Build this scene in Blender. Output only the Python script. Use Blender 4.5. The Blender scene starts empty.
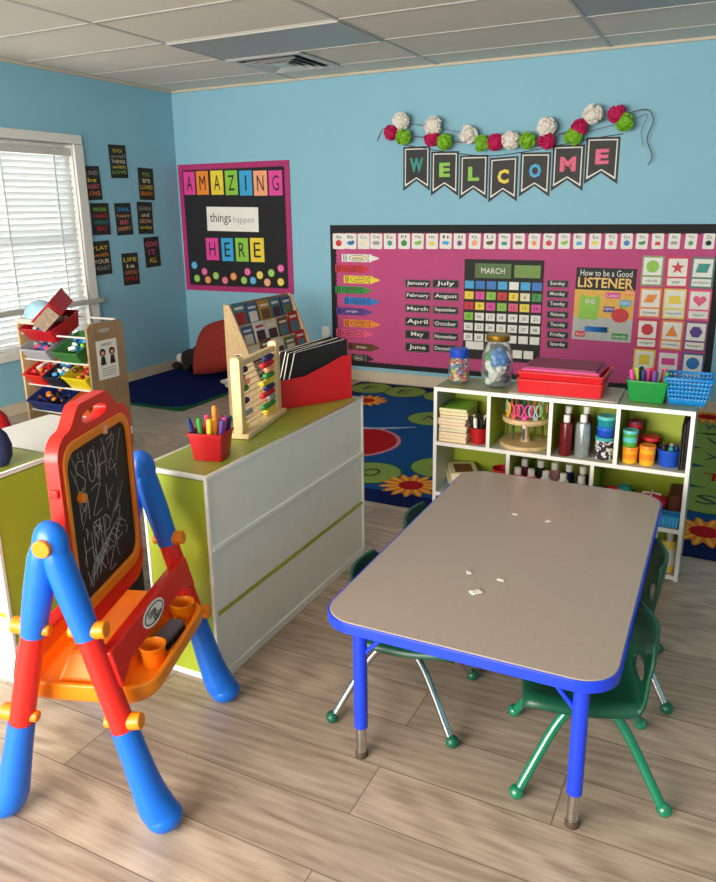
import bpy, bmesh, math, random
from mathutils import Matrix, Vector
random.seed(7)
PI = math.pi
scene = bpy.context.scene
COL = scene.collection

# ------------------------------------------------------------------ materials
def lin(c):
    return tuple(((x / 12.92) if x <= 0.04045 else ((x + 0.055) / 1.055) ** 2.4) for x in c)
def hexc(h):
    h = h.lstrip('#')
    return lin(tuple(int(h[i:i + 2], 16) / 255 for i in (0, 2, 4)))
MATS = {}
def mat(name, color, rough=0.5, metal=0.0, noise=0.06, nscale=30.0, bump=0.0, spec=0.5, trans=0.0, coat=0.0):
    if name in MATS:
        return MATS[name]
    m = bpy.data.materials.new(name); m.use_nodes = True
    nt = m.node_tree; b = nt.nodes['Principled BSDF']
    c = hexc(color) if isinstance(color, str) else color
    b.inputs['Roughness'].default_value = rough
    b.inputs['Metallic'].default_value = metal
    b.inputs['Specular IOR Level'].default_value = spec
    if trans: b.inputs['Transmission Weight'].default_value = trans
    if coat: b.inputs['Coat Weight'].default_value = coat
    tc = nt.nodes.new('ShaderNodeTexCoord')
    n = nt.nodes.new('ShaderNodeTexNoise'); n.inputs['Scale'].default_value = nscale; n.inputs['Detail'].default_value = 3
    nt.links.new(tc.outputs['Object'], n.inputs['Vector'])
    r = nt.nodes.new('ShaderNodeValToRGB')
    r.color_ramp.elements[0].position = 0.3; r.color_ramp.elements[1].position = 0.7
    r.color_ramp.elements[0].color = tuple(max(0, x * (1 - noise)) for x in c) + (1,)
    r.color_ramp.elements[1].color = tuple(min(1, x * (1 + noise)) for x in c) + (1,)
    nt.links.new(n.outputs['Fac'], r.inputs['Fac']); nt.links.new(r.outputs['Color'], b.inputs['Base Color'])
    if bump:
        bp = nt.nodes.new('ShaderNodeBump'); bp.inputs['Strength'].default_value = bump; bp.inputs['Distance'].default_value = 0.004
        nt.links.new(n.outputs['Fac'], bp.inputs['Height']); nt.links.new(bp.outputs['Normal'], b.inputs['Normal'])
    MATS[name] = m
    return m

def wood_mat(name, c1, c2, stretch=(1, 12, 12), rough=0.45):
    if name in MATS: return MATS[name]
    m = bpy.data.materials.new(name); m.use_nodes = True
    nt = m.node_tree; b = nt.nodes['Principled BSDF']; b.inputs['Roughness'].default_value = rough
    tc = nt.nodes.new('ShaderNodeTexCoord'); mp = nt.nodes.new('ShaderNodeMapping'); mp.inputs['Scale'].default_value = stretch
    n = nt.nodes.new('ShaderNodeTexNoise'); n.inputs['Scale'].default_value = 6; n.inputs['Detail'].default_value = 6; n.inputs['Distortion'].default_value = 0.6
    r = nt.nodes.new('ShaderNodeValToRGB'); r.color_ramp.elements[0].position = 0.35; r.color_ramp.elements[1].position = 0.65
    r.color_ramp.elements[0].color = hexc(c1) + (1,); r.color_ramp.elements[1].color = hexc(c2) + (1,)
    L = nt.links
    L.new(tc.outputs['Object'], mp.inputs['Vector']); L.new(mp.outputs['Vector'], n.inputs['Vector'])
    L.new(n.outputs['Fac'], r.inputs['Fac']); L.new(r.outputs['Color'], b.inputs['Base Color'])
    MATS[name] = m
    return m

def floor_mat():
    m = bpy.data.materials.new('vinyl_plank'); m.use_nodes = True
    nt = m.node_tree; N = nt.nodes; L = nt.links; b = N['Principled BSDF']
    tc = N.new('ShaderNodeTexCoord')
    mp = N.new('ShaderNodeMapping'); mp.inputs['Location'].default_value = (0.5, 0.0, 0)
    L.new(tc.outputs['Object'], mp.inputs['Vector'])
    br = N.new('ShaderNodeTexBrick')
    br.offset = 0.37; br.inputs['Scale'].default_value = 1.0
    br.inputs['Brick Width'].default_value = 1.22; br.inputs['Row Height'].default_value = 0.18
    br.inputs['Mortar Size'].default_value = 0.0016; br.inputs['Mortar Smooth'].default_value = 0.2; br.inputs['Bias'].default_value = 0
    br.inputs['Color1'].default_value = (0, 0, 0, 1); br.inputs['Color2'].default_value = (1, 1, 1, 1); br.inputs['Mortar'].default_value = (0.5, 0.5, 0.5, 1)
    L.new(mp.outputs['Vector'], br.inputs['Vector'])
    # plank-wise offset of the grain
    vm = N.new('ShaderNodeVectorMath'); vm.operation = 'MULTIPLY_ADD'
    vm.inputs[1].default_value = (9.0, 5.0, 3.0)
    L.new(br.outputs['Color'], vm.inputs[0]); L.new(tc.outputs['Object'], vm.inputs[2])
    g1 = N.new('ShaderNodeMapping'); g1.inputs['Scale'].default_value = (0.9, 6.5, 1)
    L.new(vm.outputs[0], g1.inputs['Vector'])
    n1 = N.new('ShaderNodeTexNoise'); n1.inputs['Scale'].default_value = 2.8; n1.inputs['Detail'].default_value = 7; n1.inputs['Roughness'].default_value = 0.62; n1.inputs['Distortion'].default_value = 1.3
    L.new(g1.outputs[0], n1.inputs['Vector'])
    g2 = N.new('ShaderNodeMapping'); g2.inputs['Scale'].default_value = (2.0, 60, 1)
    L.new(vm.outputs[0], g2.inputs['Vector'])
    n2 = N.new('ShaderNodeTexNoise'); n2.inputs['Scale'].default_value = 2.0; n2.inputs['Detail'].default_value = 4
    L.new(g2.outputs[0], n2.inputs['Vector'])
    wv = N.new('ShaderNodeTexWave'); wv.wave_type = 'RINGS'; wv.rings_direction = 'Z'; wv.inputs['Scale'].default_value = 1.6; wv.inputs['Distortion'].default_value = 7; wv.inputs['Detail'].default_value = 2.5; wv.inputs['Detail Scale'].default_value = 0.8
    g3 = N.new('ShaderNodeMapping'); g3.inputs['Scale'].default_value = (1.2, 6.5, 1)
    L.new(vm.outputs[0], g3.inputs['Vector']); L.new(g3.outputs[0], wv.inputs['Vector'])
    a = N.new('ShaderNodeMix'); a.data_type = 'FLOAT'; a.inputs[0].default_value = 0.13
    L.new(n1.outputs['Fac'], a.inputs[2]); L.new(wv.outputs['Fac'], a.inputs[3])
    a2 = N.new('ShaderNodeMix'); a2.data_type = 'FLOAT'; a2.inputs[0].default_value = 0.3
    L.new(a.outputs[0], a2.inputs[2]); L.new(n2.outputs['Fac'], a2.inputs[3])
    r = N.new('ShaderNodeValToRGB'); e = r.color_ramp.elements
    e[0].position = 0.28; e[0].color = hexc('#7d6b5a') + (1,)
    e[1].position = 0.70; e[1].color = hexc('#c3b29f') + (1,)
    x = r.color_ramp.elements.new(0.46); x.color = hexc('#a39180') + (1,)
    L.new(a2.outputs[0], r.inputs['Fac'])
    hs = N.new('ShaderNodeHueSaturation')
    mr = N.new('ShaderNodeMapRange'); mr.inputs['To Min'].default_value = 0.86; mr.inputs['To Max'].default_value = 1.1
    L.new(br.outputs['Color'], mr.inputs['Value']); L.new(mr.outputs[0], hs.inputs['Value']); L.new(r.outputs['Color'], hs.inputs['Color'])
    mx = N.new('ShaderNodeMix'); mx.data_type = 'RGBA'
    L.new(br.outputs['Fac'], mx.inputs[0]); L.new(hs.outputs['Color'], mx.inputs[6]); mx.inputs[7].default_value = hexc('#6b5c50') + (1,)
    L.new(mx.outputs[2], b.inputs['Base Color'])
    b.inputs['Roughness'].default_value = 0.36; b.inputs['Specular IOR Level'].default_value = 0.45
    bp = N.new('ShaderNodeBump'); bp.inputs['Strength'].default_value = 0.15; bp.inputs['Distance'].default_value = 0.002
    L.new(a2.outputs[0], bp.inputs['Height']); L.new(bp.outputs[0], b.inputs['Normal'])
    return m

# ------------------------------------------------------------------ geometry collector
def frame(o, x=(1, 0, 0), y=(0, 1, 0)):
    x = Vector(x).normalized(); y = Vector(y).normalized(); z = x.cross(y).normalized(); y = z.cross(x)
    M = Matrix((x, y, z)).transposed().to_4x4(); M.translation = Vector(o)
    return M
def T(x, y, z): return Matrix.Translation((x, y, z))
def RZ(a): return Matrix.Rotation(a, 4, 'Z')
def RX(a): return Matrix.Rotation(a, 4, 'X')
def RY(a): return Matrix.Rotation(a, 4, 'Y')
def back(x, z, y=-0.002): return frame((x, y, z), (1, 0, 0), (0, 0, 1))      # on the back wall, facing the room
def left(y, z, x=0.002): return frame((x, y, z), (0, 1, 0), (0, 0, 1))       # on the left wall, facing the room

class G:
    def __init__(self):
        self.bm = bmesh.new(); self.mats = []
    def mi(self, m):
        if m not in self.mats: self.mats.append(m)
        return self.mats.index(m)
    def add(self, vs, fs, m, M=None):
        k = self.mi(m)
        bv = [self.bm.verts.new((M @ Vector(v)) if M is not None else v) for v in vs]
        for f in fs:
            try:
                bf = self.bm.faces.new([bv[i] for i in f]); bf.material_index = k
            except ValueError: pass
        return self
    def box(self, x0, y0, z0, x1, y1, z1, m, M=None):
        vs = [(x0, y0, z0), (x1, y0, z0), (x1, y1, z0), (x0, y1, z0), (x0, y0, z1), (x1, y0, z1), (x1, y1, z1), (x0, y1, z1)]
        return self.add(vs, [(0, 3, 2, 1), (4, 5, 6, 7), (0, 1, 5, 4), (1, 2, 6, 5), (2, 3, 7, 6), (3, 0, 4, 7)], m, M)
    def cbox(self, c, s, m, M=None):
        return self.box(c[0] - s[0] / 2, c[1] - s[1] / 2, c[2] - s[2] / 2, c[0] + s[0] / 2, c[1] + s[1] / 2, c[2] + s[2] / 2, m, M)
    def prism(self, pts, z0, z1, m, M=None):
        n = len(pts)
        a = sum(pts[i][0] * pts[(i + 1) % n][1] - pts[(i + 1) % n][0] * pts[i][1] for i in range(n))
        if a < 0: pts = pts[::-1]
        vs = [(x, y, z0) for x, y in pts] + [(x, y, z1) for x, y in pts]
        fs = [tuple(range(n - 1, -1, -1)), tuple(range(n, 2 * n))] + [(i, (i + 1) % n, n + (i + 1) % n, n + i) for i in range(n)]
        return self.add(vs, fs, m, M)
    def ring(self, po, pi_, z0, z1, m, M=None):
        n = len(po)
        vs = [(x, y, z0) for x, y in po] + [(x, y, z1) for x, y in po] + [(x, y, z0) for x, y in pi_] + [(x, y, z1) for x, y in pi_]
        fs = []
        for i in range(n):
            j = (i + 1) % n
            fs += [(i, j, n + j, n + i), (2 * n + j, 2 * n + i, 3 * n + i, 3 * n + j), (n + i, n + j, 3 * n + j, 3 * n + i), (j, i, 2 * n + i, 2 * n + j)]
        return self.add(vs, fs, m, M)
    def lathe(self, prof, m, M=None, seg=24, sx=1, sy=1):
        vs = []; fs = []; n = len(prof)
        for k in range(seg):
            a = 2 * PI * k / seg
            for r, z in prof: vs.append((r * math.cos(a) * sx, r * math.sin(a) * sy, z))
        for k in range(seg):
            k2 = (k + 1) % seg
            for i in range(n - 1):
                fs.append((k * n + i, k2 * n + i, k2 * n + i + 1, k * n + i + 1))
        if prof[0][0] > 1e-6: fs.append(tuple(k * n for k in range(seg - 1, -1, -1)))
        if prof[-1][0] > 1e-6: fs.append(tuple(k * n + n - 1 for k in range(seg)))
        return self.add(vs, fs, m, M)
    def cyl(self, p0, p1, r0, r1, m, M=None, seg=16):
        p0 = Vector(p0); p1 = Vector(p1); d = p1 - p0
        q = d.to_track_quat('Z', 'Y').to_matrix().to_4x4(); q.translation = p0
        if M is not None: q = M @ q
        return self.lathe([(r0, 0), (r1, d.length)], m, q, seg)
    def ell(self, c, r, m, M=None, seg=20, rings=12):
        if not hasattr(r, '__len__'): r = (r, r, r)
        prof = [(max(0, math.sin(PI * i / rings)), -math.cos(PI * i / rings)) for i in range(rings + 1)]
        prof[0] = (0, -1); prof[-1] = (0, 1)
        q = T(*c) @ Matrix.Diagonal((r[0], r[1], r[2], 1))
        if M is not None: q = M @ q
        return self.lathe(prof, m, q, seg)
    def tube(self, pts, r, m, M=None, seg=10, smooth=4):
        P = [Vector(p) for p in pts]
        rs = list(r) if hasattr(r, '__len__') else [r] * len(P)
        if smooth > 1 and len(P) > 2:
            Q = []; RR = []
            for i in range(len(P) - 1):
                a = P[max(0, i - 1)]; b = P[i]; c = P[i + 1]; d = P[min(len(P) - 1, i + 2)]
                for k in range(smooth):
                    t = k / smooth
                    Q.append(0.5 * ((2 * b) + (-a + c) * t + (2 * a - 5 * b + 4 * c - d) * t * t + (-a + 3 * b - 3 * c + d) * t ** 3)); RR.append(rs[i] + (rs[i + 1] - rs[i]) * t)
            Q.append(P[-1]); RR.append(rs[-1]); P = Q; rs = RR
        vs = []; fs = []; up = None
        for i, p in enumerate(P):
            d = (P[min(i + 1, len(P) - 1)] - P[max(i - 1, 0)]).normalized()
            if up is None: up = d.orthogonal().normalized()
            up = (up - d * up.dot(d)); up = up.normalized() if up.length > 1e-6 else d.orthogonal().normalized()
            s = d.cross(up)
            for k in range(seg):
                a = 2 * PI * k / seg
                vs.append(p + (up * math.cos(a) + s * math.sin(a)) * rs[i])
        for i in range(len(P) - 1):
            for k in range(seg):
                k2 = (k + 1) % seg
                fs.append((i * seg + k, i * seg + k2, (i + 1) * seg + k2, (i + 1) * seg + k))
        fs.append(tuple(range(seg - 1, -1, -1))); fs.append(tuple((len(P) - 1) * seg + k for k in range(seg)))
        return self.add(vs, fs, m, M)
    def grid(self, f, nu, nv, m, M=None, skip=None, closed=False):
        vs = [f(i / nu, j / nv) for i in range(nu + 1) for j in range(nv + 1)]
        fs = [(i * (nv + 1) + j, (i + 1) * (nv + 1) + j, (i + 1) * (nv + 1) + j + 1, i * (nv + 1) + j + 1) for i in range(nu) for j in range(nv) if not (skip and skip((i + .5) / nu, (j + .5) / nv))]
        return self.add(vs, fs, m, M)
    def text(self, s, w, h, m, M, d=0.0006, fit=True, bold=0.0):
        """lettering s centred on M's origin, in a w x h box"""
        cu = bpy.data.curves.new('lettering', 'FONT'); cu.body = s; cu.size = 1.0; cu.offset = bold; cu.resolution_u = 2
        cu.align_x = 'LEFT'
        ob = bpy.data.objects.new('lettering', cu); COL.objects.link(ob)
        dg = bpy.context.evaluated_depsgraph_get()
        me = bpy.data.meshes.new_from_object(ob.evaluated_get(dg))
        bpy.data.objects.remove(ob); bpy.data.curves.remove(cu)
        if not me.vertices: return self
        xs = [v.co.x for v in me.vertices]; ys = [v.co.y for v in me.vertices]
        x0, x1, y0, y1 = min(xs), max(xs), min(ys), max(ys)
        sx = w / max(1e-6, x1 - x0); sy = h / max(1e-6, y1 - y0)
        if not fit: sx = sy = min(sx, sy)
        cx, cy = (x0 + x1) / 2, (y0 + y1) / 2
        vs = [((v.co.x - cx) * sx, (v.co.y - cy) * sy, d) for v in me.vertices]
        self.add(vs, [tuple(p.vertices) for p in me.polygons], m, M)
        bpy.data.meshes.remove(me)
        return self
    def build(self, name, parent=None, M=None, bevel=0, seg=2, subsurf=0, solid=0, sharp=0.7, smooth=True):
        bm = self.bm
        bmesh.ops.remove_doubles(bm, verts=bm.verts, dist=1e-6)
        if not solid: bmesh.ops.recalc_face_normals(bm, faces=bm.faces)
        for f in bm.faces: f.smooth = smooth
        for e in bm.edges:
            if len(e.link_faces) == 2:
                try:
                    if e.calc_face_angle() > sharp: e.smooth = False
                except ValueError: pass
        me = bpy.data.meshes.new(name); bm.to_mesh(me); bm.free()
        for m in self.mats: me.materials.append(m)
        o = bpy.data.objects.new(name, me); COL.objects.link(o)
        if parent is not None: o.parent = parent
        if M is not None: o.matrix_local = M
        if solid:
            s = o.modifiers.new('s', 'SOLIDIFY'); s.thickness = solid; s.offset = 0
        if subsurf:
            s = o.modifiers.new('u', 'SUBSURF'); s.levels = subsurf; s.render_levels = subsurf
        if bevel:
            b = o.modifiers.new('b', 'BEVEL'); b.width = bevel; b.segments = seg; b.limit_method = 'ANGLE'; b.angle_limit = 0.6
        return o

def thing(name, M, label, cat, group=None):
    o = bpy.data.objects.new(name, None); COL.objects.link(o); o.empty_display_size = 0.05
    o.matrix_world = M if isinstance(M, Matrix) else T(*M)
    return tag(o, label, cat, group)
def tag(o, label, cat, group=None, kind=None):
    o['label'] = label; o['category'] = cat
    if group: o['group'] = group
    if kind: o['kind'] = kind
    return o
def struct(o):
    o['kind'] = 'structure'; return o
def dup(o, M, label, parent=None):
    c = o.copy(); COL.objects.link(c)
    if parent is None:
        c.matrix_world = M
        if label: c['label'] = label
    else: c.parent = parent
    for ch in list(o.children): dup(ch, None, None, c)
    return c
def rrect(w, h, r, n=5, cx=0, cy=0):
    P = []
    for sx, sy, a0 in ((1, 1, 0), (-1, 1, 90), (-1, -1, 180), (1, -1, 270)):
        for k in range(n + 1):
            a = math.radians(a0 + 90 * k / n)
            P.append((cx + sx * (w / 2 - r) + r * math.cos(a), cy + sy * (h / 2 - r) + r * math.sin(a)))
    return P
def circ(r, n=24, cx=0, cy=0, sx=1, sy=1):
    return [(cx + r * sx * math.cos(2 * PI * k / n), cy + r * sy * math.sin(2 * PI * k / n)) for k in range(n)]
def star(r, ri, n=5, cx=0, cy=0):
    return [(cx + (r if k % 2 == 0 else ri) * math.cos(PI / 2 + PI * k / n), cy + (r if k % 2 == 0 else ri) * math.sin(PI / 2 + PI * k / n)) for k in range(2 * n)]

# ------------------------------------------------------------------ material palette
WHITE = mat('white_laminate', '#e9e8e2', 0.45, noise=0.02)
GREEN = mat('lime_laminate', '#9fb02c', 0.42, noise=0.04, nscale=8)
GREENTOP = mat('olive_green_laminate_top', '#8f9c3c', 0.38, noise=0.06, nscale=10)
BLACK = mat('black_paper', '#15151a', 0.75)
CHARCOAL = mat('charcoal_card', '#26241f', 0.7, noise=0.25, nscale=14)
INK = mat('black_ink', '#111111', 0.6)
PAPER = mat('white_paper', '#efece4', 0.7, noise=0.03)
CREAM = mat('cream_card', '#efe3bd', 0.7, noise=0.04)
PINK = mat('magenta_paper', '#c24880', 0.7, noise=0.05, nscale=5)
FRAMEPINK = mat('raspberry_border', '#b0286c', 0.65)
BLUEP = mat('blue_plastic', '#0f6ad6', 0.33, noise=0.02)
REDP = mat('red_plastic', '#e2231b', 0.33, noise=0.02)
ORANGEP = mat('orange_plastic', '#f58a10', 0.36, noise=0.03)
DARKRED = mat('deep_red_plastic', '#c01620', 0.35, noise=0.03)
TBLUE = mat('cobalt_paint', '#1a3fe0', 0.3, noise=0.02)
CHROME = mat('chrome', '#c9c9c9', 0.12, metal=1.0, noise=0.03)
BRASS = mat('gold_lid', '#b8923e', 0.3, metal=0.9)
CHAIRG = mat('green_chair_plastic', '#0f4f39', 0.36, noise=0.05)
CAPG = mat('green_cap', '#125c45', 0.35)
LEGG = mat('green_painted_tube', '#0f7856', 0.22, noise=0.03, coat=0.6)
TABLETOP = mat('greige_laminate', '#a69a90', 0.3, noise=0.035, nscale=160)
BIRCH = wood_mat('birch_ply', '#c9a877', '#dcc093')
PINEW = wood_mat('pale_pine', '#e0bd82', '#efd6a4', (12, 12, 1.5))
BROWNW = wood_mat('brown_ply', '#8f7455', '#a98b66', (12, 12, 1.5))
def C_(name, hx, r=0.5, **k): return mat(name, hx, r, **k)
RED = C_('red_print', '#d2202e'); ORANGE = C_('orange_print', '#ef8a2a'); YELLOW = C_('yellow_print', '#efd23a')
LIME = C_('lime_print', '#8cc63f'); TEAL = C_('teal_print', '#1f8f86'); BLUE = C_('blue_print', '#2376c4')
SKY = C_('sky_blue_print', '#35a4d8'); PURPLE = C_('purple_print', '#5b3a8e'); HOTPINK = C_('hot_pink_print', '#e3419a')
ROSE = C_('rose_print', '#e8577f'); BROWN = C_('brown_print', '#6b3a20'); GREY = C_('grey_print', '#9a9a98'); NAVY = C_('navy_print', '#1b2a66')
DGREEN = C_('green_print', '#2f8f3a'); PEACH = C_('peach_print', '#f5a57a')
def glass(name, col, rough=0.05):
    if name in MATS: return MATS[name]
    m = bpy.data.materials.new(name); m.use_nodes = True; b = m.node_tree.nodes['Principled BSDF']
    b.inputs['Base Color'].default_value = hexc(col) + (1,); b.inputs['Roughness'].default_value = rough
    b.inputs['Transmission Weight'].default_value = 0.95; b.inputs['IOR'].default_value = 1.2
    MATS[name] = m; return m
GLASS = glass('clear_glass', '#f4fbfa')
# positions measured on the walls (x, z, width, height)
CRAYONS = [(1.841, 1.032, 0.339, 0.074), (1.769, 0.944, 0.32, 0.069), (1.852, 0.857, 0.33, 0.075), (1.775, 0.769, 0.34, 0.07), (1.849, 0.679, 0.333, 0.074), (1.779, 0.59, 0.34, 0.07), (1.849, 0.491, 0.341, 0.078), (1.78, 0.405, 0.351, 0.076), (1.863, 0.293, 0.296, 0.072), (1.833, 0.197, 0.239, 0.068)]
MONTHS = [(2.353, 0.841, 0.216, 0.068), (2.354, 0.744, 0.218, 0.067), (2.353, 0.641, 0.213, 0.067), (2.353, 0.532, 0.215, 0.08), (2.354, 0.429, 0.215, 0.08), (2.355, 0.322, 0.216, 0.081), (2.589, 0.846, 0.218, 0.072), (2.594, 0.747, 0.215, 0.07), (2.593, 0.639, 0.211, 0.066), (2.595, 0.532, 0.212, 0.071), (2.598, 0.428, 0.213, 0.069), (2.599, 0.332, 0.214, 0.068)]
ALPHA = [(1.646, 1.166, 0.099, 0.126), (1.756, 1.167, 0.097, 0.124), (1.876, 1.167, 0.095, 0.123), (1.989, 1.168, 0.094, 0.122), (2.11, 1.169, 0.093, 0.121), (2.234, 1.17, 0.09, 0.12), (2.351, 1.171, 0.089, 0.119), (2.47, 1.171, 0.087, 0.118), (2.584, 1.173, 0.086, 0.117), (2.697, 1.173, 0.085, 0.116), (2.817, 1.174, 0.083, 0.115), (2.934, 1.175, 0.082, 0.113), (3.048, 1.175, 0.08, 0.113), (3.157, 1.176, 0.079, 0.112), (3.272, 1.176, 0.077, 0.111), (3.38, 1.177, 0.076, 0.11), (3.488, 1.179, 0.074, 0.109), (3.595, 1.179, 0.074, 0.108), (3.705, 1.179, 0.073, 0.107), (3.814, 1.18, 0.071, 0.106), (3.919, 1.181, 0.07, 0.106), (4.019, 1.181, 0.069, 0.105), (4.122, 1.182, 0.068, 0.104), (4.226, 1.183, 0.066, 0.102), (4.331, 1.183, 0.065, 0.101), (4.44, 1.184, 0.064, 0.101)]
WEEK = [(3.459, 0.873, 0.156, 0.054), (3.463, 0.797, 0.157, 0.055), (3.467, 0.724, 0.157, 0.055), (3.472, 0.645, 0.158, 0.056), (3.476, 0.57, 0.159, 0.056), (3.481, 0.495, 0.159, 0.056), (3.484, 0.423, 0.159, 0.057)]
CAL = (3.048, 0.653, 0.613, 0.775)
POSTER = (3.795, 0.733, 0.415, 0.522)
SHAPES = [(4.104, 0.981, 0.147, 0.21), (4.265, 0.976, 0.143, 0.208), (4.422, 0.976, 0.139, 0.205), (4.108, 0.76, 0.148, 0.215), (4.265, 0.76, 0.144, 0.211), (4.423, 0.758, 0.141, 0.209), (4.105, 0.542, 0.15, 0.219), (4.268, 0.541, 0.146, 0.216), (4.421, 0.542, 0.143, 0.214), (4.102, 0.325, 0.152, 0.224), (4.262, 0.323, 0.148, 0.221), (4.422, 0.322, 0.144, 0.218)]
SMALL = [(0.143, 1.664, 0.125, 0.197), (0.288, 1.663, 0.131, 0.201), (0.447, 1.661, 0.133, 0.203), (0.6, 1.656, 0.129, 0.204), (0.751, 1.65, 0.13, 0.206), (0.901, 1.645, 0.137, 0.205), (1.054, 1.643, 0.135, 0.203), (0.351, 1.089, 0.136, 0.196), (0.517, 1.086, 0.126, 0.202), (0.674, 1.086, 0.135, 0.204), (0.836, 1.086, 0.143, 0.207), (0.588, 1.349, 0.551, 0.208)]
DOTS = [(0.134, 0.94), (0.155, 0.822), (0.245, 0.886), (0.279, 0.811), (0.372, 0.851), (0.47, 0.812), (0.567, 0.849), (0.679, 0.818), (0.721, 0.895), (0.776, 0.819), (0.851, 0.869), (0.926, 0.807), (0.972, 0.89), (1.072, 0.932), (1.066, 0.815)]
POMS = [('w', 2.239, 2.05), ('m', 2.16, 1.979), ('g', 2.263, 1.94), ('w', 2.502, 2.005), ('m', 2.494, 1.919), ('g', 2.594, 1.891), ('w', 2.775, 1.933), ('g', 2.876, 1.866), ('m', 2.98, 1.871), ('w', 3.09, 1.876), ('g', 3.214, 1.87), ('w', 3.34, 1.953), ('m', 3.345, 1.861), ('g', 3.527, 1.881), ('m', 3.566, 1.94), ('w', 3.647, 2.015), ('m', 3.8, 2.01), ('g', 3.858, 1.953)]
PENNANTS = [(2.223, 1.878, 2.444, 1.875, 1.554), (2.455, 1.834, 2.673, 1.829, 1.513), (2.684, 1.796, 2.901, 1.794, 1.481), (2.913, 1.77, 3.125, 1.776, 1.456), (3.142, 1.798, 3.361, 1.793, 1.494), (3.372, 1.837, 3.592, 1.834, 1.528), (3.6, 1.878, 3.824, 1.873, 1.57)]
SIDEPOSTERS = [(-1.039, 1.647, 0.179, 0.257), (-0.731, 1.822, 0.194, 0.258), (-0.42, 1.652, 0.188, 0.263), (-0.988, 1.372, 0.195, 0.248), (-0.73, 1.367, 0.187, 0.258), (-0.469, 1.371, 0.188, 0.267), (-1.026, 1.067, 0.207, 0.268), (-0.702, 0.955, 0.192, 0.266), (-0.417, 1.081, 0.192, 0.257)]
# ------------------------------------------------------------------ the room
W, D, H = 6.9, 7.6, 2.44          # left wall at x = 0, back wall at y = 0, the room runs towards -y
WALL = mat('sky_blue_paint', '#8abed2', 0.62, noise=0.015, nscale=3, bump=0.05)
TRIM = mat('white_trim_paint', '#e4e2dc', 0.4, noise=0.02)
BASE = mat('beige_vinyl_base', '#cdbfa9', 0.5, noise=0.03)
fl = G(); fl.box(-0.12, -D - .12, -0.1, W + .12, .12, 0, floor_mat()); struct(fl.build('floor'))
g = G(); g.box(-.12, 0, 0, W + .12, .12, H, WALL); struct(g.build('wall_back'))

def holed_wall(name, horiz, a0, a1, w0, w1, z0, z1, mk):
    g = G()
    for (p, q, r, s) in ((a0, w0, 0, H), (w1, a1, 0, H), (w0, w1, 0, z0), (w0, w1, z1, H)):
        mk(g, p, q, r, s)
    return struct(g.build(name))
holed_wall('wall_left', 0, -D, 0, -2.5, -1.205, .45, 1.925, lambda g, p, q, r, s: g.box(-.12, p, r, 0, q, s, WALL))
g = G(); g.box(W, -D, 0, W + .12, 0, H, WALL); struct(g.build('wall_right'))
holed_wall('wall_front', 0, 0, W, .5, 4.3, .5, 2.2, lambda g, p, q, r, s: g.box(p, -D - .12, r, q, -D, s, WALL))

# suspended ceiling: mineral tiles in a white grid
def ceil_mat():
    m = mat('mineral_ceiling_tile', '#e6dacb', 0.9, noise=0.05, nscale=120, bump=0.3)
    return m
CT = ceil_mat(); TB = mat('white_ceiling_grid', '#bdb9b1', 0.5, noise=0.02)
g = G(); g.box(-.12, -D - .12, H, W + .12, .12, H + .06, CT)
x = 1.28 - 1.22
while x < W:
    g.box(x - .012, -D, H - .005, x + .012, 0, H + .001, TB); x += 1.22
y = -.36
while y > -D:
    g.box(0, y - .012, H - .0045, W, y + .012, H + .001, TB); y -= .61
g.box(0, -.022, H - .018, W, 0, H, BASE); g.box(0, -D, H - .018, .022, 0, H, BASE)
struct(g.build('ceiling', smooth=False))
LENS = mat('grey_prismatic_lens', '#9c948d', 0.35, noise=0.05, nscale=90)
def troffer(x0, y0, lab):
    t = thing('ceiling_light', (x0 + .61, y0 + .305, H - .008), lab, 'ceiling light', 'switched off ceiling lights')
    G().box(-.595, -.29, -.002, .595, .29, .004, LENS).build('diffuser', t)
    G().ring(rrect(1.215, .605, .004, 1), rrect(1.19, .58, .004, 1), -.006, .004, TB).build('frame', t)
troffer(1.28, -1.58, 'unlit grey fluorescent ceiling panel in front of the air vent')
troffer(3.72, -1.58, 'unlit grey fluorescent ceiling panel at the top right corner of the photo')
v = thing('ceiling_vent', (1.585, -.665, H - .006), 'square metal air vent with louvred rings set into a ceiling tile', 'air vent')
VM = mat('vent_metal', '#c9c8c3', 0.4, noise=0.02); VD = mat('vent_dark', '#1d1d1d', 0.8)
G().box(-.29, -.29, -.001, .29, .29, .003, VD).build('duct_opening', v)
g = G(); g.ring(rrect(.59, .59, .005, 1), rrect(.5, .5, .005, 1), -.01, 0, VM); g.build('frame', v)
for s in (.44, .33, .22):
    g = G(); n = 4
    po = [(-s / 2, -s / 2), (s / 2, -s / 2), (s / 2, s / 2), (-s / 2, s / 2)]; q = s / 2 - .035
    vs = [(a, b, -.022) for a, b in po] + [(math.copysign(q, a), math.copysign(q, b), -.002) for a, b in po]
    g.add(vs, [(i, (i + 1) % 4, 4 + (i + 1) % 4, 4 + i) for i in range(4)], VM); g.build('louvre', v, solid=.002, smooth=False)
G().box(-.06, -.06, -.02, .06, .06, -.016, VM).build('centre_plate', v)

# baseboards
def bb(name, *b): struct(G().box(*b, BASE).build(name, bevel=.003))
bb('baseboard_back', 0, -.013, 0, W, 0, .092)
bb('baseboard_left', 0, -D, 0, .013, -.013, .085)
bb('baseboard_right', W - .013, -D, 0, W, -.013, .092)
bb('baseboard_front', .013, -D, 0, W - .013, -D + .013, .092)

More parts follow.
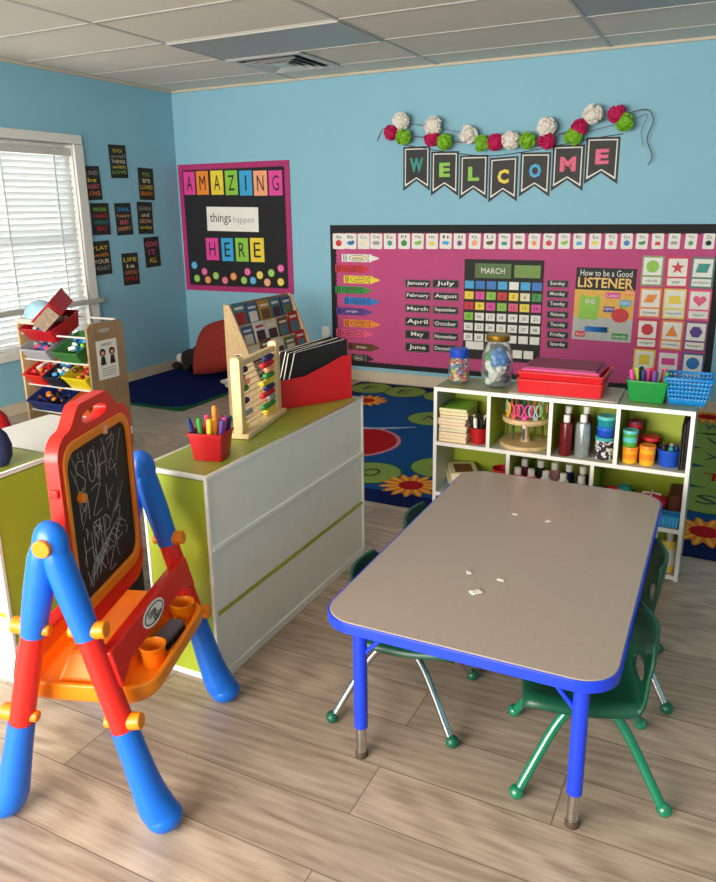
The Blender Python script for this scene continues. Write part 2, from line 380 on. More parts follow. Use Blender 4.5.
# window in the left wall
y0, y1, z0, z1 = -2.5, -1.205, .45, 1.925
g = G()
g.box(0, y0 - .085, z1, .022, y1 + .085, z1 + .07, TRIM); g.box(0, y1, z0 - .05, .022, y1 + .085, z1, TRIM)
g.box(0, y0 - .085, z0 - .05, .022, y0, z1, TRIM); g.box(0, y0, z0 - .05, .022, y1, z0, TRIM)
g.box(-.12, y1 - .008, z0, 0, y1, z1, TRIM); g.box(-.12, y0, z0, 0, y0 + .008, z1, TRIM); g.box(-.12, y0, z0, 0, y1, z0 + .008, TRIM); g.box(-.12, y0, z1 - .008, 0, y1, z1, TRIM)
wf = struct(g.build('window_1', bevel=.003))
g = G(); g.box(.001, y0 - .1, .722, .06, y1 + .105, .757, mat('grey_sill', '#b9b6ae', .5)); struct(g.build('window_sill', wf, bevel=.003))
g = G(); g.ring(rrect(y1 - y0, z1 - z0, .002, 1), rrect(y1 - y0 - .1, z1 - z0 - .1, .002, 1), -.11, -.07, TRIM, frame((0, (y0 + y1) / 2, (z0 + z1) / 2), (0, 1, 0), (0, 0, 1)))
g.box(-.1, y0, 1.2, -.08, y1, 1.25, TRIM); g.build('sash', wf)
G().box(-.094, y0 + .04, z0 + .04, -.088, y1 - .04, z1 - .04, GLASS).build('pane', wf)
SL = bpy.data.materials.new('white_blind_slat'); SL.use_nodes = True
nt = SL.node_tree; b = nt.nodes['Principled BSDF']; b.inputs['Base Color'].default_value = (.88, .88, .86, 1); b.inputs['Roughness'].default_value = .5
tr = nt.nodes.new('ShaderNodeBsdfTranslucent'); tr.inputs['Color'].default_value = (.9, .9, .88, 1)
ms = nt.nodes.new('ShaderNodeMixShader'); ms.inputs[0].default_value = .35
nt.links.new(b.outputs[0], ms.inputs[1]); nt.links.new(tr.outputs[0], ms.inputs[2]); nt.links.new(ms.outputs[0], nt.nodes['Material Output'].inputs['Surface'])
bl = thing('window_blind', (-.035, 0, 0), 'white slatted window blind half closed in the left wall window', 'window blind')
G().box(-.02, y0 + .01, z1 - .085, .03, y1 - .01, z1 - .03, mat('blind_valance', '#c9c6bf', .5)).build('headrail', bl, bevel=.003)
g = G(); z = z1 - .11; k = 0
while z > z0 + .06:
    g.box(-.0245, y0 + .012, -.0012, .0245, y1 - .012, .0012, SL, T(0, 0, z) @ RY(math.radians(-62))); z -= .044
g.build('slats', bl)
g = G(); g.box(-.012, y0 + .012, z0 + .02, .012, y1 - .012, z0 + .04, SL); g.build('bottom_rail', bl, bevel=.002)
for yy in (y1 - .18, y1 - .65, y0 + .2):
    G().box(.0265, yy - .006, z0 + .04, .0275, yy + .006, z1 - .085, TRIM).build('ladder_tape', bl)
# windows of the unseen walls behind and beside the viewer (they light the room)
def far_window(name, M, w, h):
    g = G(); g.ring(rrect(w + .16, h + .16, .01, 1), rrect(w, h, .01, 1), 0, .022, TRIM, M)
    g.ring(rrect(w, h, .01, 1), rrect(w - .08, h - .08, .01, 1), -.09, -.05, TRIM, M)
    g.cbox((0, 0, -.07), (.04, h, .03), TRIM, M)
    struct(g.build(name))
far_window('window_2', frame((2.4, -D, 1.35), (-1, 0, 0), (0, 0, 1)), 3.8, 1.7)

# ------------------------------------------------------------------ rugs
NAVYR = mat('navy_carpet', '#0c1c52', 0.95, noise=0.25, nscale=300, bump=.4, spec=.1)
BLUER = mat('blue_carpet', '#124a86', 0.95, noise=0.2, nscale=300, bump=.4, spec=.1)
LGR = mat('sage_green_carpet', '#7f9a4c', 0.95, noise=0.18, nscale=300, bump=.4, spec=.1)
DGR = mat('dark_green_carpet', '#1c5a3c', 0.95, noise=0.2, nscale=300, bump=.4, spec=.1)
REDR = mat('red_carpet', '#a8141e', 0.95, noise=0.2, nscale=300, bump=.4, spec=.1)
ORR = mat('orange_carpet', '#d9772a', 0.95, noise=0.2, nscale=300, bump=.4, spec=.1)
YLR = mat('yellow_carpet', '#e0b04a', 0.95, noise=0.2, nscale=300, bump=.4, spec=.1)
PKR = mat('pink_carpet', '#c9808c', 0.95, noise=0.2, nscale=300, bump=.4, spec=.1)
rug = thing('alphabet_rug', (0, 0, 0), 'large blue and navy classroom rug with green letter circles and orange flowers', 'rug')
G().prism(rrect(4.1, 2.4, .05, 3, 3.915, -1.265), .0005, .008, NAVYR).build('rug_border', rug)
G().prism(rrect(3.9, 2.1, .45, 8, 3.96, -1.27), .008, .0095, BLUER).build('rug_field', rug)
def disc(x, y, r, m, z, name='letter_circle', sx=1, sy=1, rr=None):
    g = G(); g.prism(circ(r, 28, x, y, sx, sy), z, z + .0012, m)
    return g.build(name, rug)
spots = [(2.055, -.27, 'F'), (2.36, -.28, 'E'), (2.70, -.29, 'D'), (3.04, -.28, 'C'), (3.38, -.28, 'B'), (3.72, -.28, 'A'), (4.06, -.28, 'Z'), (2.84, -.93, 'N'),
         (2.93, -2.1, 'O'), (3.25, -1.86, 'U'), (3.55, -2.12, 'P'), (3.9, -2.12, 'Q'), (4.24, -2.12, 'R'),
         (4.62, -1.78, 'S'), (4.64, -1.42, 'T'), (4.63, -1.06, 'X'), (4.62, -.72, 'V'), (4.6, -.4, 'W'), (2.07, -.98, 'H'), (2.07, -1.4, 'I'), (2.12, -1.8, 'J'), (2.5, -2.12, 'L')]
for x, y, s in spots:
    r = .165 if x < 4.5 else .18
    disc(x, y, r + .012, DGR, .0095, 'letter_circle_edge'); d = disc(x, y, r, LGR, .0105)
    G().text(s, .03 if s == 'I' else .1, .13, REDR if s in 'UT' else BLACK, T(x, y, .0125)).build('letter', d)
for x, y in ((3.21, -2.2), (4.63, -2.2), (4.56, -.14), (2.2, -.66), (3.3, -1.2)):
    r = .17; P = []
    for k in range(112):
        a = 2 * PI * k / 112; q = r * (.84 + .16 * math.cos(14 * a)); P.append((x + q * math.cos(a), y + q * math.sin(a)))
    f = G().prism(P, .012, .0132, ORR).build('flower', rug)
    g = G()
    for k in range(14):
        a = 2 * PI * k / 14
        g.prism([(px, py) for px, py in [(x + .07 * math.cos(a - .1), y + .07 * math.sin(a - .1)), (x + .15 * math.cos(a - .06), y + .15 * math.sin(a - .06)), (x + .15 * math.cos(a + .06), y + .15 * math.sin(a + .06)), (x + .07 * math.cos(a + .1), y + .07 * math.sin(a + .1))]], .0132, .0138, YLR)
    g.build('petals', f)
    G().prism(circ(.065, 20, x, y), .0133, .0142, REDR).build('flower_centre', f)
disc(2.55, -1.62, .325, PKR, .0096, 'oval_edge'); disc(2.55, -1.62, .3, REDR, .0108, 'oval')
g = G(); g.tube([(2.1, -1.35, .0095), (2.35, -1.38, .0095), (2.55, -1.33, .0095), (2.7, -1.25, .0095), (2.82, -1.17, .0095)], [.004, .009, .011, .009, .003], mat('grey_carpet', '#7b8fa8', .95), smooth=5); g.build('swirl', rug)
rug2 = thing('carpet', (0, 0, 0), 'plain navy rug with a green edge in the far left corner under the window wall', 'rug')
G().prism(rrect(1.05, 1.43, .05, 3, .555, -.75), .0005, .008, DGR).build('rug_edge', rug2)
G().prism(rrect(1.0, 1.36, .16, 5, .54, -.735), .008, .0095, NAVYR).build('rug_field', rug2)

# ------------------------------------------------------------------ things on the left wall
SP = ['grey and yellow writing', 'a chalk-style quote in yellow and grey', 'a lime green corner and orange writing', 'green, red and blue stripes of writing', 'pale blue and red writing', 'tan and grey writing',
      'the yellow word PLAY at the top', 'the yellow word LIFE at the top', 'pink writing and a yellow spot']
where = ['upper left', 'topmost of nine', 'upper right', 'middle left', 'in the centre', 'middle right', 'bottom left', 'lowest of nine', 'bottom right']
words = [['KIND', 'be', 'HEART', 'LOVE'], ['DO', 'small', 'THINGS', 'with', 'LOVE'], ['YOU', 'are', 'LOVED', 'BRIGHT'], ['WORK', 'HARD', 'DREAM', 'BIG'], ['THINK', 'happy', 'BE', 'HAPPY'], ['LEARN', 'and', 'GROW', 'today'], ['PLAY', 'with', 'YOUR', 'HEART'], ['LIFE', 'is', 'GOOD', 'SMILE'], ['GIVE', 'IT', 'ALL']]
pcs = [[GREY, YELLOW, ROSE, ORANGE], [YELLOW, GREY, CREAM, YELLOW, LIME], [LIME, CREAM, YELLOW, ORANGE], [LIME, RED, TEAL, RED], [SKY, PEACH, ROSE, PEACH], [GREY, CREAM, PEACH, YELLOW], [YELLOW, ORANGE, CREAM, GREY], [YELLOW, CREAM, ORANGE, RED], [ROSE, HOTPINK, YELLOW]]
for i, (y, z, w, h) in enumerate(SIDEPOSTERS):
    o = G().box(-w / 2, -h / 2, 0, w / 2, h / 2, .0015, CHARCOAL).build('wall_poster', None, left(y, z) @ RZ([.03, .02, -.02, 0, .02, -.03, .02, .0, .03][i]))
    tag(o, 'black wall poster with %s, %s' % (SP[i], where[i]), 'poster', 'small quote posters beside the window')
    n = len(words[i])
    for k, s in enumerate(words[i]):
        hh = h * .8 / n
        G().text(s, w * (.8 if len(s) > 3 else .5), hh * .62, pcs[i][k], T(0, h * .4 - hh * (k + .5), .002)).build('lettering', o)

# ------------------------------------------------------------------ small board: AMAZING things happen HERE
x0, x1, z0, z1 = .02, 1.19, .712, 1.824
o = G().box(x0, -.010, z0, x1, -.001, z1, FRAMEPINK).build('display_board'); tag(o, 'black display board with a raspberry border spelling AMAZING things happen HERE', 'display board')
P = []
def scallop(x0, z0, x1, z1, r, step):
    P = []
    def run(ax, az, bx, bz):
        L = math.hypot(bx - ax, bz - az); n = max(2, round(L / step)); dx, dz = (bx - ax) / L, (bz - az) / L
        nx, nz = dz, -dx
        for k in range(n):
            for q in range(4):
                t = (k + q / 4) / n * L; s = r * abs(math.sin(PI * q / 4))
                P.append((ax + dx * t + nx * s, az + dz * t + nz * s))
    run(x0, z0, x1, z0); run(x1, z0, x1, z1); run(x1, z1, x0, z1); run(x0, z1, x0, z0)
    return P
G().prism(scallop(x0 + .055, z0 + .055, x1 - .055, z1 - .055, .01, .03), 0, .003, BLACK, back(0, 0, -.010)).build('black_backing', o)
L7 = list('AMAZING') + list('HERE'); c7 = [HOTPINK, ORANGE, YELLOW, LIME, SKY, PEACH, HOTPINK, HOTPINK, SKY, LIME, YELLOW]
cn = ['hot pink', 'orange', 'yellow', 'lime green', 'sky blue', 'peach', 'pink', 'pink', 'sky blue', 'green', 'yellow']
for i, (x, z, w, h) in enumerate(SMALL[:11]):
    c = G().box(-w / 2, -h / 2, 0, w / 2, h / 2, .0012, c7[i]).build('letter_card', None, back(x, z, -.0135))
    tag(c, '%s card with the letter %s, %s of the word %s' % (cn[i], L7[i], ['first', 'second', 'third', 'fourth', 'fifth', 'sixth', 'last'][i] if i < 7 else ['first', 'second', 'third', 'last'][i - 7], 'AMAZING' if i < 7 else 'HERE'), 'letter card', 'letter cards on the small board')
    G().text(L7[i], w * (.12 if L7[i] == 'I' else .5), h * .62, INK, T(0, 0, .0016)).build('letter', c)
x, z, w, h = SMALL[11]
c = G().box(-w / 2, -h / 2, 0, w / 2, h / 2, .0012, PAPER).build('paper_strip', None, back(x, z, -.0135) @ RZ(-.02)); tag(c, 'white paper strip with handwritten words things happen', 'sign')
G().text('things', w * .42, h * .5, INK, T(-w * .23, 0, .0016)).text('happen', w * .4, h * .34, GREY, T(w * .22, -.01, .0016)).build('lettering', c)
dc = [SKY, LIME, HOTPINK, ORANGE, LIME, ROSE, ORANGE, LIME, HOTPINK, SKY, YELLOW, PEACH, LIME, HOTPINK, YELLOW]
dn = ['blue', 'lime', 'magenta', 'orange', 'pale lime', 'rose', 'light orange', 'green', 'purple-pink', 'sky blue', 'yellow-green', 'peach', 'mint green', 'pink', 'pale yellow']
dw = ['topmost at the left end', 'lower left corner', 'second raised one from the left', 'below the magenta one', 'right of the lower orange one', 'bottom, below the letter H', 'below the letter H and E', 'below the gap of E and R', 'raised, below the letter E', 'bottom, below the letter R', 'below the last E', 'low, just right of the last E', 'raised, right of the last E', 'topmost at the right end', 'lower right corner']
for i, (x, z) in enumerate(DOTS):
    c = G().prism(circ(.034, 20), 0, .0012, dc[i]).build('paper_circle', None, back(x, z, -.0135)); tag(c, 'small %s paper circle on the black board, %s' % (dn[i], dw[i]), 'paper circle', 'paper circles on the small board')
    G().ring(circ(.018, 16), circ(.014, 16), .0012, .0016, PAPER).build('swirl', c)

# ------------------------------------------------------------------ large pink board
bx0, bx1, bz0, bz1 = 1.565, 4.54, .125, 1.296
o = G().box(bx0, -.008, bz0, bx1, -.001, bz1, BLACK).build('bulletin_board'); tag(o, 'long magenta bulletin board with a black scalloped border on the back wall', 'bulletin board')
G().prism(scallop(bx0 + .06, bz0 + .05, bx1 - .055, bz1 - .07, .010, .035), 0, .002, PINK, back(0, 0, -.008)).build('magenta_backing', o)
YB = -.0105
animals = ['red apple', 'blue bird', 'pale cat', 'dark duck', 'elephant', 'green fish', 'goat', 'yellow hat', 'igloo', 'jar', 'pale kite', 'brown lion', 'teal moon', 'nest', 'orange owl', 'red pig', 'queen', 'rainbow', 'yellow snake', 'red turtle', 'blue umbrella', 'violin', 'red wagon', 'grey xylophone', 'green yarn', 'zebra']
acol = [RED, BLUE, CREAM, GREY, TEAL, DGREEN, LIME, YELLOW, SKY, PURPLE, PEACH, BROWN, TEAL, BROWN, ORANGE, RED, LIME, SKY, YELLOW, ROSE, BLUE, DGREEN, RED, GREY, DGREEN, CHARCOAL]
for i, (x, z, w, h) in enumerate(ALPHA):
    L = chr(65 + i); w *= 1.12
    c = G().prism(rrect(w, h, .008, 2), 0, .0014, PAPER).build('alphabet_card', None, back(x, z, YB) @ RZ(random.uniform(-.03, .03)))
    tag(c, 'white alphabet card with the letter %s and a small picture, along the board top' % L, 'alphabet card', 'alphabet cards along the top of the pink board')
    G().text(L + L.lower(), w * .5, h * .2, INK, T(0, h * .28, .0018)).build('letter', c)
    g = G()
    r = w * .26
    k = i % 5
    if k == 0: g.prism(circ(r, 14, 0, -h * .12, 1, .9), .0014, .0022, acol[i]).box(-.002, -h * .12 + r * .8, .0014, .002, -h * .12 + r * 1.3, .0022, DGREEN)
    elif k == 1: g.prism(circ(r, 14, 0, -h * .12, 1.1, .6), .0014, .0022, acol[i]).prism(circ(r * .45, 10, r * .8, -h * .04), .0014, .0022, acol[i])
    elif k == 2: g.prism([(-r, -h * .25), (r, -h * .25), (r * .7, -h * .02), (-r * .7, -h * .02)], .0014, .0022, acol[i])
    elif k == 3: g.prism(circ(r, 14, 0, -h * .1, 1.2, .55), .0014, .0022, acol[i]).box(-r * .8, -h * .26, .0014, -r * .5, -h * .1, .002, acol[i]).box(r * .5, -h * .26, .0014, r * .8, -h * .1, .002, acol[i])
    else: g.prism(star(r * 1.1, r * .6, 6, 0, -h * .12), .0014, .0022, acol[i])
    g.build('picture', c)
cr = [('white', PAPER), ('red', RED), ('yellow', YELLOW), ('green', DGREEN), ('blue', BLUE), ('purple', PURPLE), ('orange', ORANGE), ('pink', ROSE), ('brown', BROWN), ('black', CHARCOAL)]
for i, (x, z, w, h) in enumerate(CRAYONS):
    nm, m = cr[i]; h = .062; flip = 1
    P = [(-w / 2, -h / 2), (w * .3, -h / 2), (w * .32, -h * .36), (w * .5, -h * .1), (w * .5, h * .1), (w * .32, h * .36), (w * .3, h / 2), (-w / 2, h / 2)]
    c = G().prism(P, 0, .0014, m).build('crayon_cutout', None, back(x, z, YB))
    tag(c, 'paper crayon cutout coloured and lettered %s at the left of the pink board' % nm, 'paper crayon', 'crayon colour cutouts')
    g = G(); dk = INK if nm != 'black' else GREY
    for a in (-.44, -.38, .22): g.box(w * a - .004, -h / 2 + .004, .0014, w * a + .004, h / 2 - .004, .0019, dk)
    g.build('stripe', c)
    g = G(); g.prism(circ(1, 20, 0, 0, w * .24, h * .36), .0014, .002, m if nm != 'white' else CREAM); g.ring(circ(1, 20, -w * .06, 0, w * .25, h * .4), circ(1, 20, -w * .06, 0, w * .235, h * .34), .0014, .0021, dk); g.build('label_oval', c)
    G().text(nm, w * .3, h * .42, INK if nm not in ('black', 'brown', 'purple') else PAPER, T(-w * .06, 0, .0024)).build('lettering', c)
mn = ['January', 'February', 'March', 'April', 'May', 'June', 'July', 'August', 'September', 'October', 'November', 'December']
def wordcard(nm, x, z, w, h, word, lab, cat, grp, cov=.8):
    c = G().prism(rrect(w, h, .006, 2), 0, .0014, INK).build(nm, None, back(x, z, YB)); tag(c, lab, cat, grp)
    G().ring(rrect(w * .97, h * .9, .005, 2), rrect(w * .955, h * .84, .005, 2), .0014, .0018, GREY).build('border_line', c)
    k = min(cov, .17 * len(word))
    G().text(word, w * k, h * (.62 if any(q in word for q in 'gpyJ') else .5), PAPER, T(0, 0, .002), bold=.015).build('lettering', c)
for i, (x, z, w, h) in enumerate(MONTHS):
    wordcard('month_card', x, z, w, h * .92, mn[i], 'black month card with the white word %s' % mn[i], 'month card', 'month cards on the pink board', .86)
dy = ['Sunday', 'Monday', 'Tuesday', 'Wednesday', 'Thursday', 'Friday', 'Saturday']
for i, (x, z, w, h) in enumerate(WEEK):
    wordcard('weekday_card', x, z, w, h, dy[i], 'narrow black weekday card with the white word %s' % dy[i], 'weekday card', 'weekday cards on the pink board', .7)
# calendar
x, z, w, h = CAL
cal = G().box(-w / 2, -h / 2, 0, w / 2, h / 2, .002, CHARCOAL).build('calendar_chart', None, back(x, z, YB)); tag(cal, 'black pocket calendar chart headed MARCH with rows of date cards', 'calendar')
G().box(-w * .36, h * .32, .002, w * .1, h * .46, .0028, C_('moss_card', '#4a6a2a')).build('month_header', cal)
G().text('MARCH', w * .3, h * .055, PAPER, T(-w * .13, h * .39, .003)).build('lettering', cal)
G().box(w * .14, h * .33, .002, w * .46, h * .45, .0028, C_('leaf_card', '#6d8f35')).build('weather_header', cal)
cols = [w * (-.43 + .143 * k) for k in range(7)]; cw = w * .118; rz = [h * (.25 - .105 * k) for k in range(9)]
rc = {0: [SKY, BLUE, BLUE, SKY, PAPER, SKY, BLUE], 1: [YELLOW, HOTPINK, LIME, RED, YELLOW, CREAM, DGREEN], 2: [RED, YELLOW, HOTPINK, LIME, ROSE, YELLOW, HOTPINK], 3: [LIME] + [PAPER] * 6, 4: [PAPER] * 7, 5: [PAPER] * 7}
n = 0
for r in rc:
    for k in range(7):
        if r == 3 and False: continue
        q = G().box(cols[k] - cw / 2, rz[r] - h * .038, .002, cols[k] + cw / 2, rz[r] + h * .038, .003, rc[r][k]).build('date_card', cal)
        if r: 
            n += 1
            if n <= 31: G().text(str(n), cw * .45, h * .035, INK, T(cols[k], rz[r], .0034), fit=False).build('numeral', q)
for a, b in ((-.4, -.36), (-.28, -.36), (.22, -.42), (.36, -.42)):
    G().box(w * a - cw / 2, h * b - h * .04, .002, w * a + cw / 2, h * b + h * .04, .003, PAPER).build('number_card', cal)
# listener poster
x, z, w, h = POSTER
p = G().box(-w / 2, -h / 2, 0, w / 2, h / 2, .0015, C_('poster_gold', '#e8b040')).build('listener_poster', None, back(x, z, YB) @ RZ(-.01)); tag(p, 'poster headed How to be a Good LISTENER with a green creature and a red apple', 'poster')
G().box(-w / 2, h * .2, .0015, w / 2, h / 2, .0021, INK).build('header', p)
G().box(-w / 2, -h / 2, .0015, w / 2, -h * .18, .0021, C_('poster_grey', '#b9b9b5')).build('lower_panel', p)
G().text('How to be a Good', w * .86, h * .085, PAPER, T(0, h * .43, .0025)).build('lettering', p)
G().text('LISTENER', w * .92, h * .14, C_('poster_title', '#f2c46a'), T(0, h * .3, .0025), bold=.02).build('lettering', p)
g = G(); g.prism([(-.17, -.11), (-.04, -.11), (-.025, .02), (-.04, .08), (-.055, .055), (-.135, .055), (-.155, .085), (-.17, .02)], .0021, .0028, LIME); g.build('green_creature', p)
g = G()
for ex in (-.115, -.075): g.prism(circ(.014, 12, ex, .02), .0028, .0032, PAPER).prism(circ(.006, 10, ex, .02), .0032, .0036, INK)
g.build('eyes', p)
g = G(); g.prism(circ(.06, 20, .12, -.07, 1, .85), .0021, .0028, RED); g.box(.117, -.02, .0021, .124, 0, .0028, BROWN).prism(circ(.016, 10, .14, -.012, 1.3, .6), .0021, .0028, LIME); g.build('apple', p)
g = G(); g.box(-.12, -.2, .0021, .04, -.16, .0028, BLUE).prism([(.04, -.2), (.075, -.18), (.04, -.16)], .0021, .0028, CREAM); g.build('pencil', p)
for a, b, s, m, tc, ww in ((.06, .07, 'Listen', HOTPINK, PAPER, .1), (.15, .02, 'ears', SKY, PAPER, .08), (.04, -.03, 'eyes', PURPLE, PAPER, .075), (-.15, -.22, 'feet', RED, PAPER, .07), (.13, -.22, 'hands', DGREEN, PAPER, .11), (.17, .095, 'quiet', ORANGE, PAPER, .06)):
    q = G().cbox((a, b, .0024), (ww, .042, .0008), m).build('caption_box', p); G().text(s, ww * .8, .022, tc, T(a, b, .0031)).build('lettering', q)
# shape cards
def heart(r):
    P = []
    for k in range(36):
        t = 2 * PI * k / 36; P.append((r * (16 * math.sin(t) ** 3) / 16, r * (13 * math.cos(t) - 5 * math.cos(2 * t) - 2 * math.cos(3 * t) - math.cos(4 * t)) / 16))
    return P
def ngon(n, r, a0=0): return [(r * math.cos(a0 + 2 * PI * k / n), r * math.sin(a0 + 2 * PI * k / n)) for k in range(n)]
r = .042
SH = [('circle', circ(r, 24), LIME, 'lime'), ('star', star(r * 1.1, r * .45), RED, 'red'), ('parallelogram', [(-.045, -.03), (.028, -.03), (.045, .03), (-.028, .03)], TEAL, 'teal'),
      ('rhombus', [(-.045, -.028), (.02, -.028), (.045, .028), (-.02, .028)], ORANGE, 'orange'), ('trapezoid', [(-.042, -.03), (.042, -.03), (.034, .025), (-.034, .025)], YELLOW, 'yellow'), ('heart', heart(r), ROSE, 'pink'),
      ('octagon', ngon(8, r, PI / 8), RED, 'red'), ('triangle', [(-r, -.038), (r, -.038), (0, .042)], ORANGE, 'orange'), ('hexagon', ngon(6, r), PURPLE, 'purple'),
      ('square', [(-.036, -.036), (.036, -.036), (.036, .036), (-.036, .036)], YELLOW, 'yellow'), ('rectangle', [(-.044, -.024), (.044, -.024), (.044, .024), (-.044, .024)], HOTPINK, 'magenta'), ('circle', circ(r, 24), BLUE, 'blue')]
frm = [C_('frame_green', '#8a9a5a'), RED, C_('frame_teal', '#4a7a72'), ORANGE, YELLOW, ROSE, RED, ORANGE, C_('frame_purple', '#7a4a7e'), YELLOW, HOTPINK, C_('frame_blue', '#2a5a9a')]
for i, (x, z, w, h) in enumerate(SHAPES):
    nm, P, m, cnn = SH[i]; w = .143; h = .207
    c = G().box(-w / 2, -h / 2, 0, w / 2, h / 2, .0014, frm[i]).build('shape_card', None, back(x, z, YB) @ RZ(random.uniform(-.015, .015)))
    tag(c, 'framed shape card showing a %s %s on the right part of the pink board' % (cnn, nm), 'shape card', 'shape cards on the pink board')
    q = G().box(-w * .42, -h * .14, .0014, w * .42, h * .44, .002, PAPER).build('picture_panel', c)
    G().prism([(a, b + h * .15) for a, b in P], .002, .0026, m).build('shape', q)
    q = G().box(-w * .42, -h * .44, .0014, w * .42, -h * .2, .002, PAPER).build('word_panel', c)
    G().text(nm, w * min(.7, .09 * len(nm)), h * .09, INK, T(0, -h * .32, .0024)).build('lettering', q)

# outlet
o = thing('wall_outlet', back(1.498, .39, -.001), 'white double wall outlet left of the pink board', 'wall outlet')
G().prism(rrect(.075, .118, .006, 2), 0, .005, TRIM).build('cover_plate', o, bevel=.001)
for zz in (-.025, .025):
    q = G().prism(rrect(.034, .03, .01, 3, 0, zz), .005, .007, PAPER).build('socket', o)
    G().box(-.008, zz - .006, .007, -.005, zz + .006, .0075, INK).box(.005, zz - .006, .007, .008, zz + .006, .0075, INK).build('slot', q)

# ------------------------------------------------------------------ banner and garland
bn = thing('welcome_banner', (0, -.004, 0), 'black pennant banner spelling WELCOME in coloured letters on the blue wall', 'banner')
wc = [TEAL, LIME, LIME, YELLOW, SKY, ROSE, ROSE]
PB = mat('chalkboard_card', '#2a2826', 0.6, noise=0.3, nscale=8)
for i, (xa, za, xb, zb, zl) in enumerate(PENNANTS):
    w = xb - xa; h = za - zl; n = .075
    out = [(0, 0), (w, (zb - za)), (w, (zb - za) - h), (w / 2, (zb - za) / 2 - h + n), (0, -h)]
    c = Vector((w / 2, -h / 2))
    def ins(k): return [(k, -k), (w - k, zb - za - k), (w - k, zb - za - h + k * 2.2), (w / 2, (zb - za) / 2 - h + n + k * 1.1), (k, -h + k * 2.2)]
    M = back(xa, za, -.004 - .002 * (i % 2)) if True else None
    q = G().prism(out, 0, .0014, PB).build('pennant', bn, T(0, .004, 0) @ M)
    G().ring(ins(.014), ins(.022), .0014, .002, PAPER).build('outline', q)
    G().text('WELCOME'[i], w * (.5 if i in (0,5) else .4), h * .32, wc[i], T(w / 2, -h * .42, .0022), bold=.045).build('letter', q)
G().tube([(2.2, 0, 1.9), (2.45, 0, 1.85), (2.68, 0, 1.81), (2.91, 0, 1.785), (3.14, 0, 1.8), (3.37, 0, 1.83), (3.6, 0, 1.865), (3.84, 0, 1.89)], .003, INK).build('string', bn)
gl = thing('pompom_garland', (0, -.10, 0), 'garland of white, magenta and green tissue pompoms strung above the WELCOME banner', 'garland')
PM = {'w': mat('white_tissue', '#efe6dc', .85, noise=.05, bump=.6, nscale=60), 'm': mat('magenta_tissue', '#c4175a', .85, noise=.1, bump=.6, nscale=60), 'g': mat('lime_tissue', '#86bf2c', .85, noise=.1, bump=.6, nscale=60)}
pn = {'w': 'white', 'm': 'magenta', 'g': 'lime green'}
for k, x, z in POMS:
    g = G(); R0 = .064 if k == 'w' else .056
    for q in range(46):
        a = random.uniform(0, 2 * PI); t = math.acos(random.uniform(-1, 1)); d = Vector((math.sin(t) * math.cos(a), math.sin(t) * math.sin(a) * .8, math.cos(t)))
        u = d.orthogonal().normalized(); v_ = d.cross(u); rr = random.uniform(.018, .03)
        c0 = d * R0 * .25; c1 = d * R0 * random.uniform(.85, 1.08)
        ring = [c1 + (u * math.cos(2 * PI * j / 6) + v_ * math.sin(2 * PI * j / 6)) * rr * random.uniform(.7, 1.15) for j in range(6)]
        vs = [c0] + ring + [c1 - d * .008]
        g.add(vs, [(0, 1 + j, 1 + (j + 1) % 6) for j in range(6)] + [(7, 1 + (j + 1) % 6, 1 + j) for j in range(6)], PM[k])
    g.ell((0, 0, 0), R0 * .8, PM[k], seg=12, rings=8)
    o = g.build('pompom', gl, T(x, .0, z), smooth=False); o['label'] = pn[k] + ' tissue pompom'
SM = mat('grey_string', '#5d5148', .8)
G().tube([(2.0, .095, 1.93), (2.03, .095, 1.99), (2.06, .095, 2.02), (2.16, 0, 1.99), (2.3, 0, 1.95), (2.5, 0, 1.92), (2.75, 0, 1.88), (3.0, 0, 1.87), (3.2, 0, 1.87), (3.35, 0, 1.88), (3.6, 0, 1.95), (3.84, 0, 2.0), (3.98, .05, 2.03), (4.03, .05, 1.96), (4.0, .05, 1.85), (4.04, .05, 1.74), (4.02, .05, 1.68)], .0035, SM, seg=6).build('string', gl)
G().tube([(2.2, 0, 2.05), (2.5, .02, 2.0), (2.8, .02, 1.93), (3.1, .0, 1.88)], .002, SM, seg=6).build('string', gl)
G().tube([(3.3, 0, 1.9), (3.6, .02, 1.91), (3.9, .02, 1.97), (3.99, .05, 2.0), (3.96, .05, 1.9), (3.98, .05, 1.8)], .002, SM, seg=6).build('string', gl)
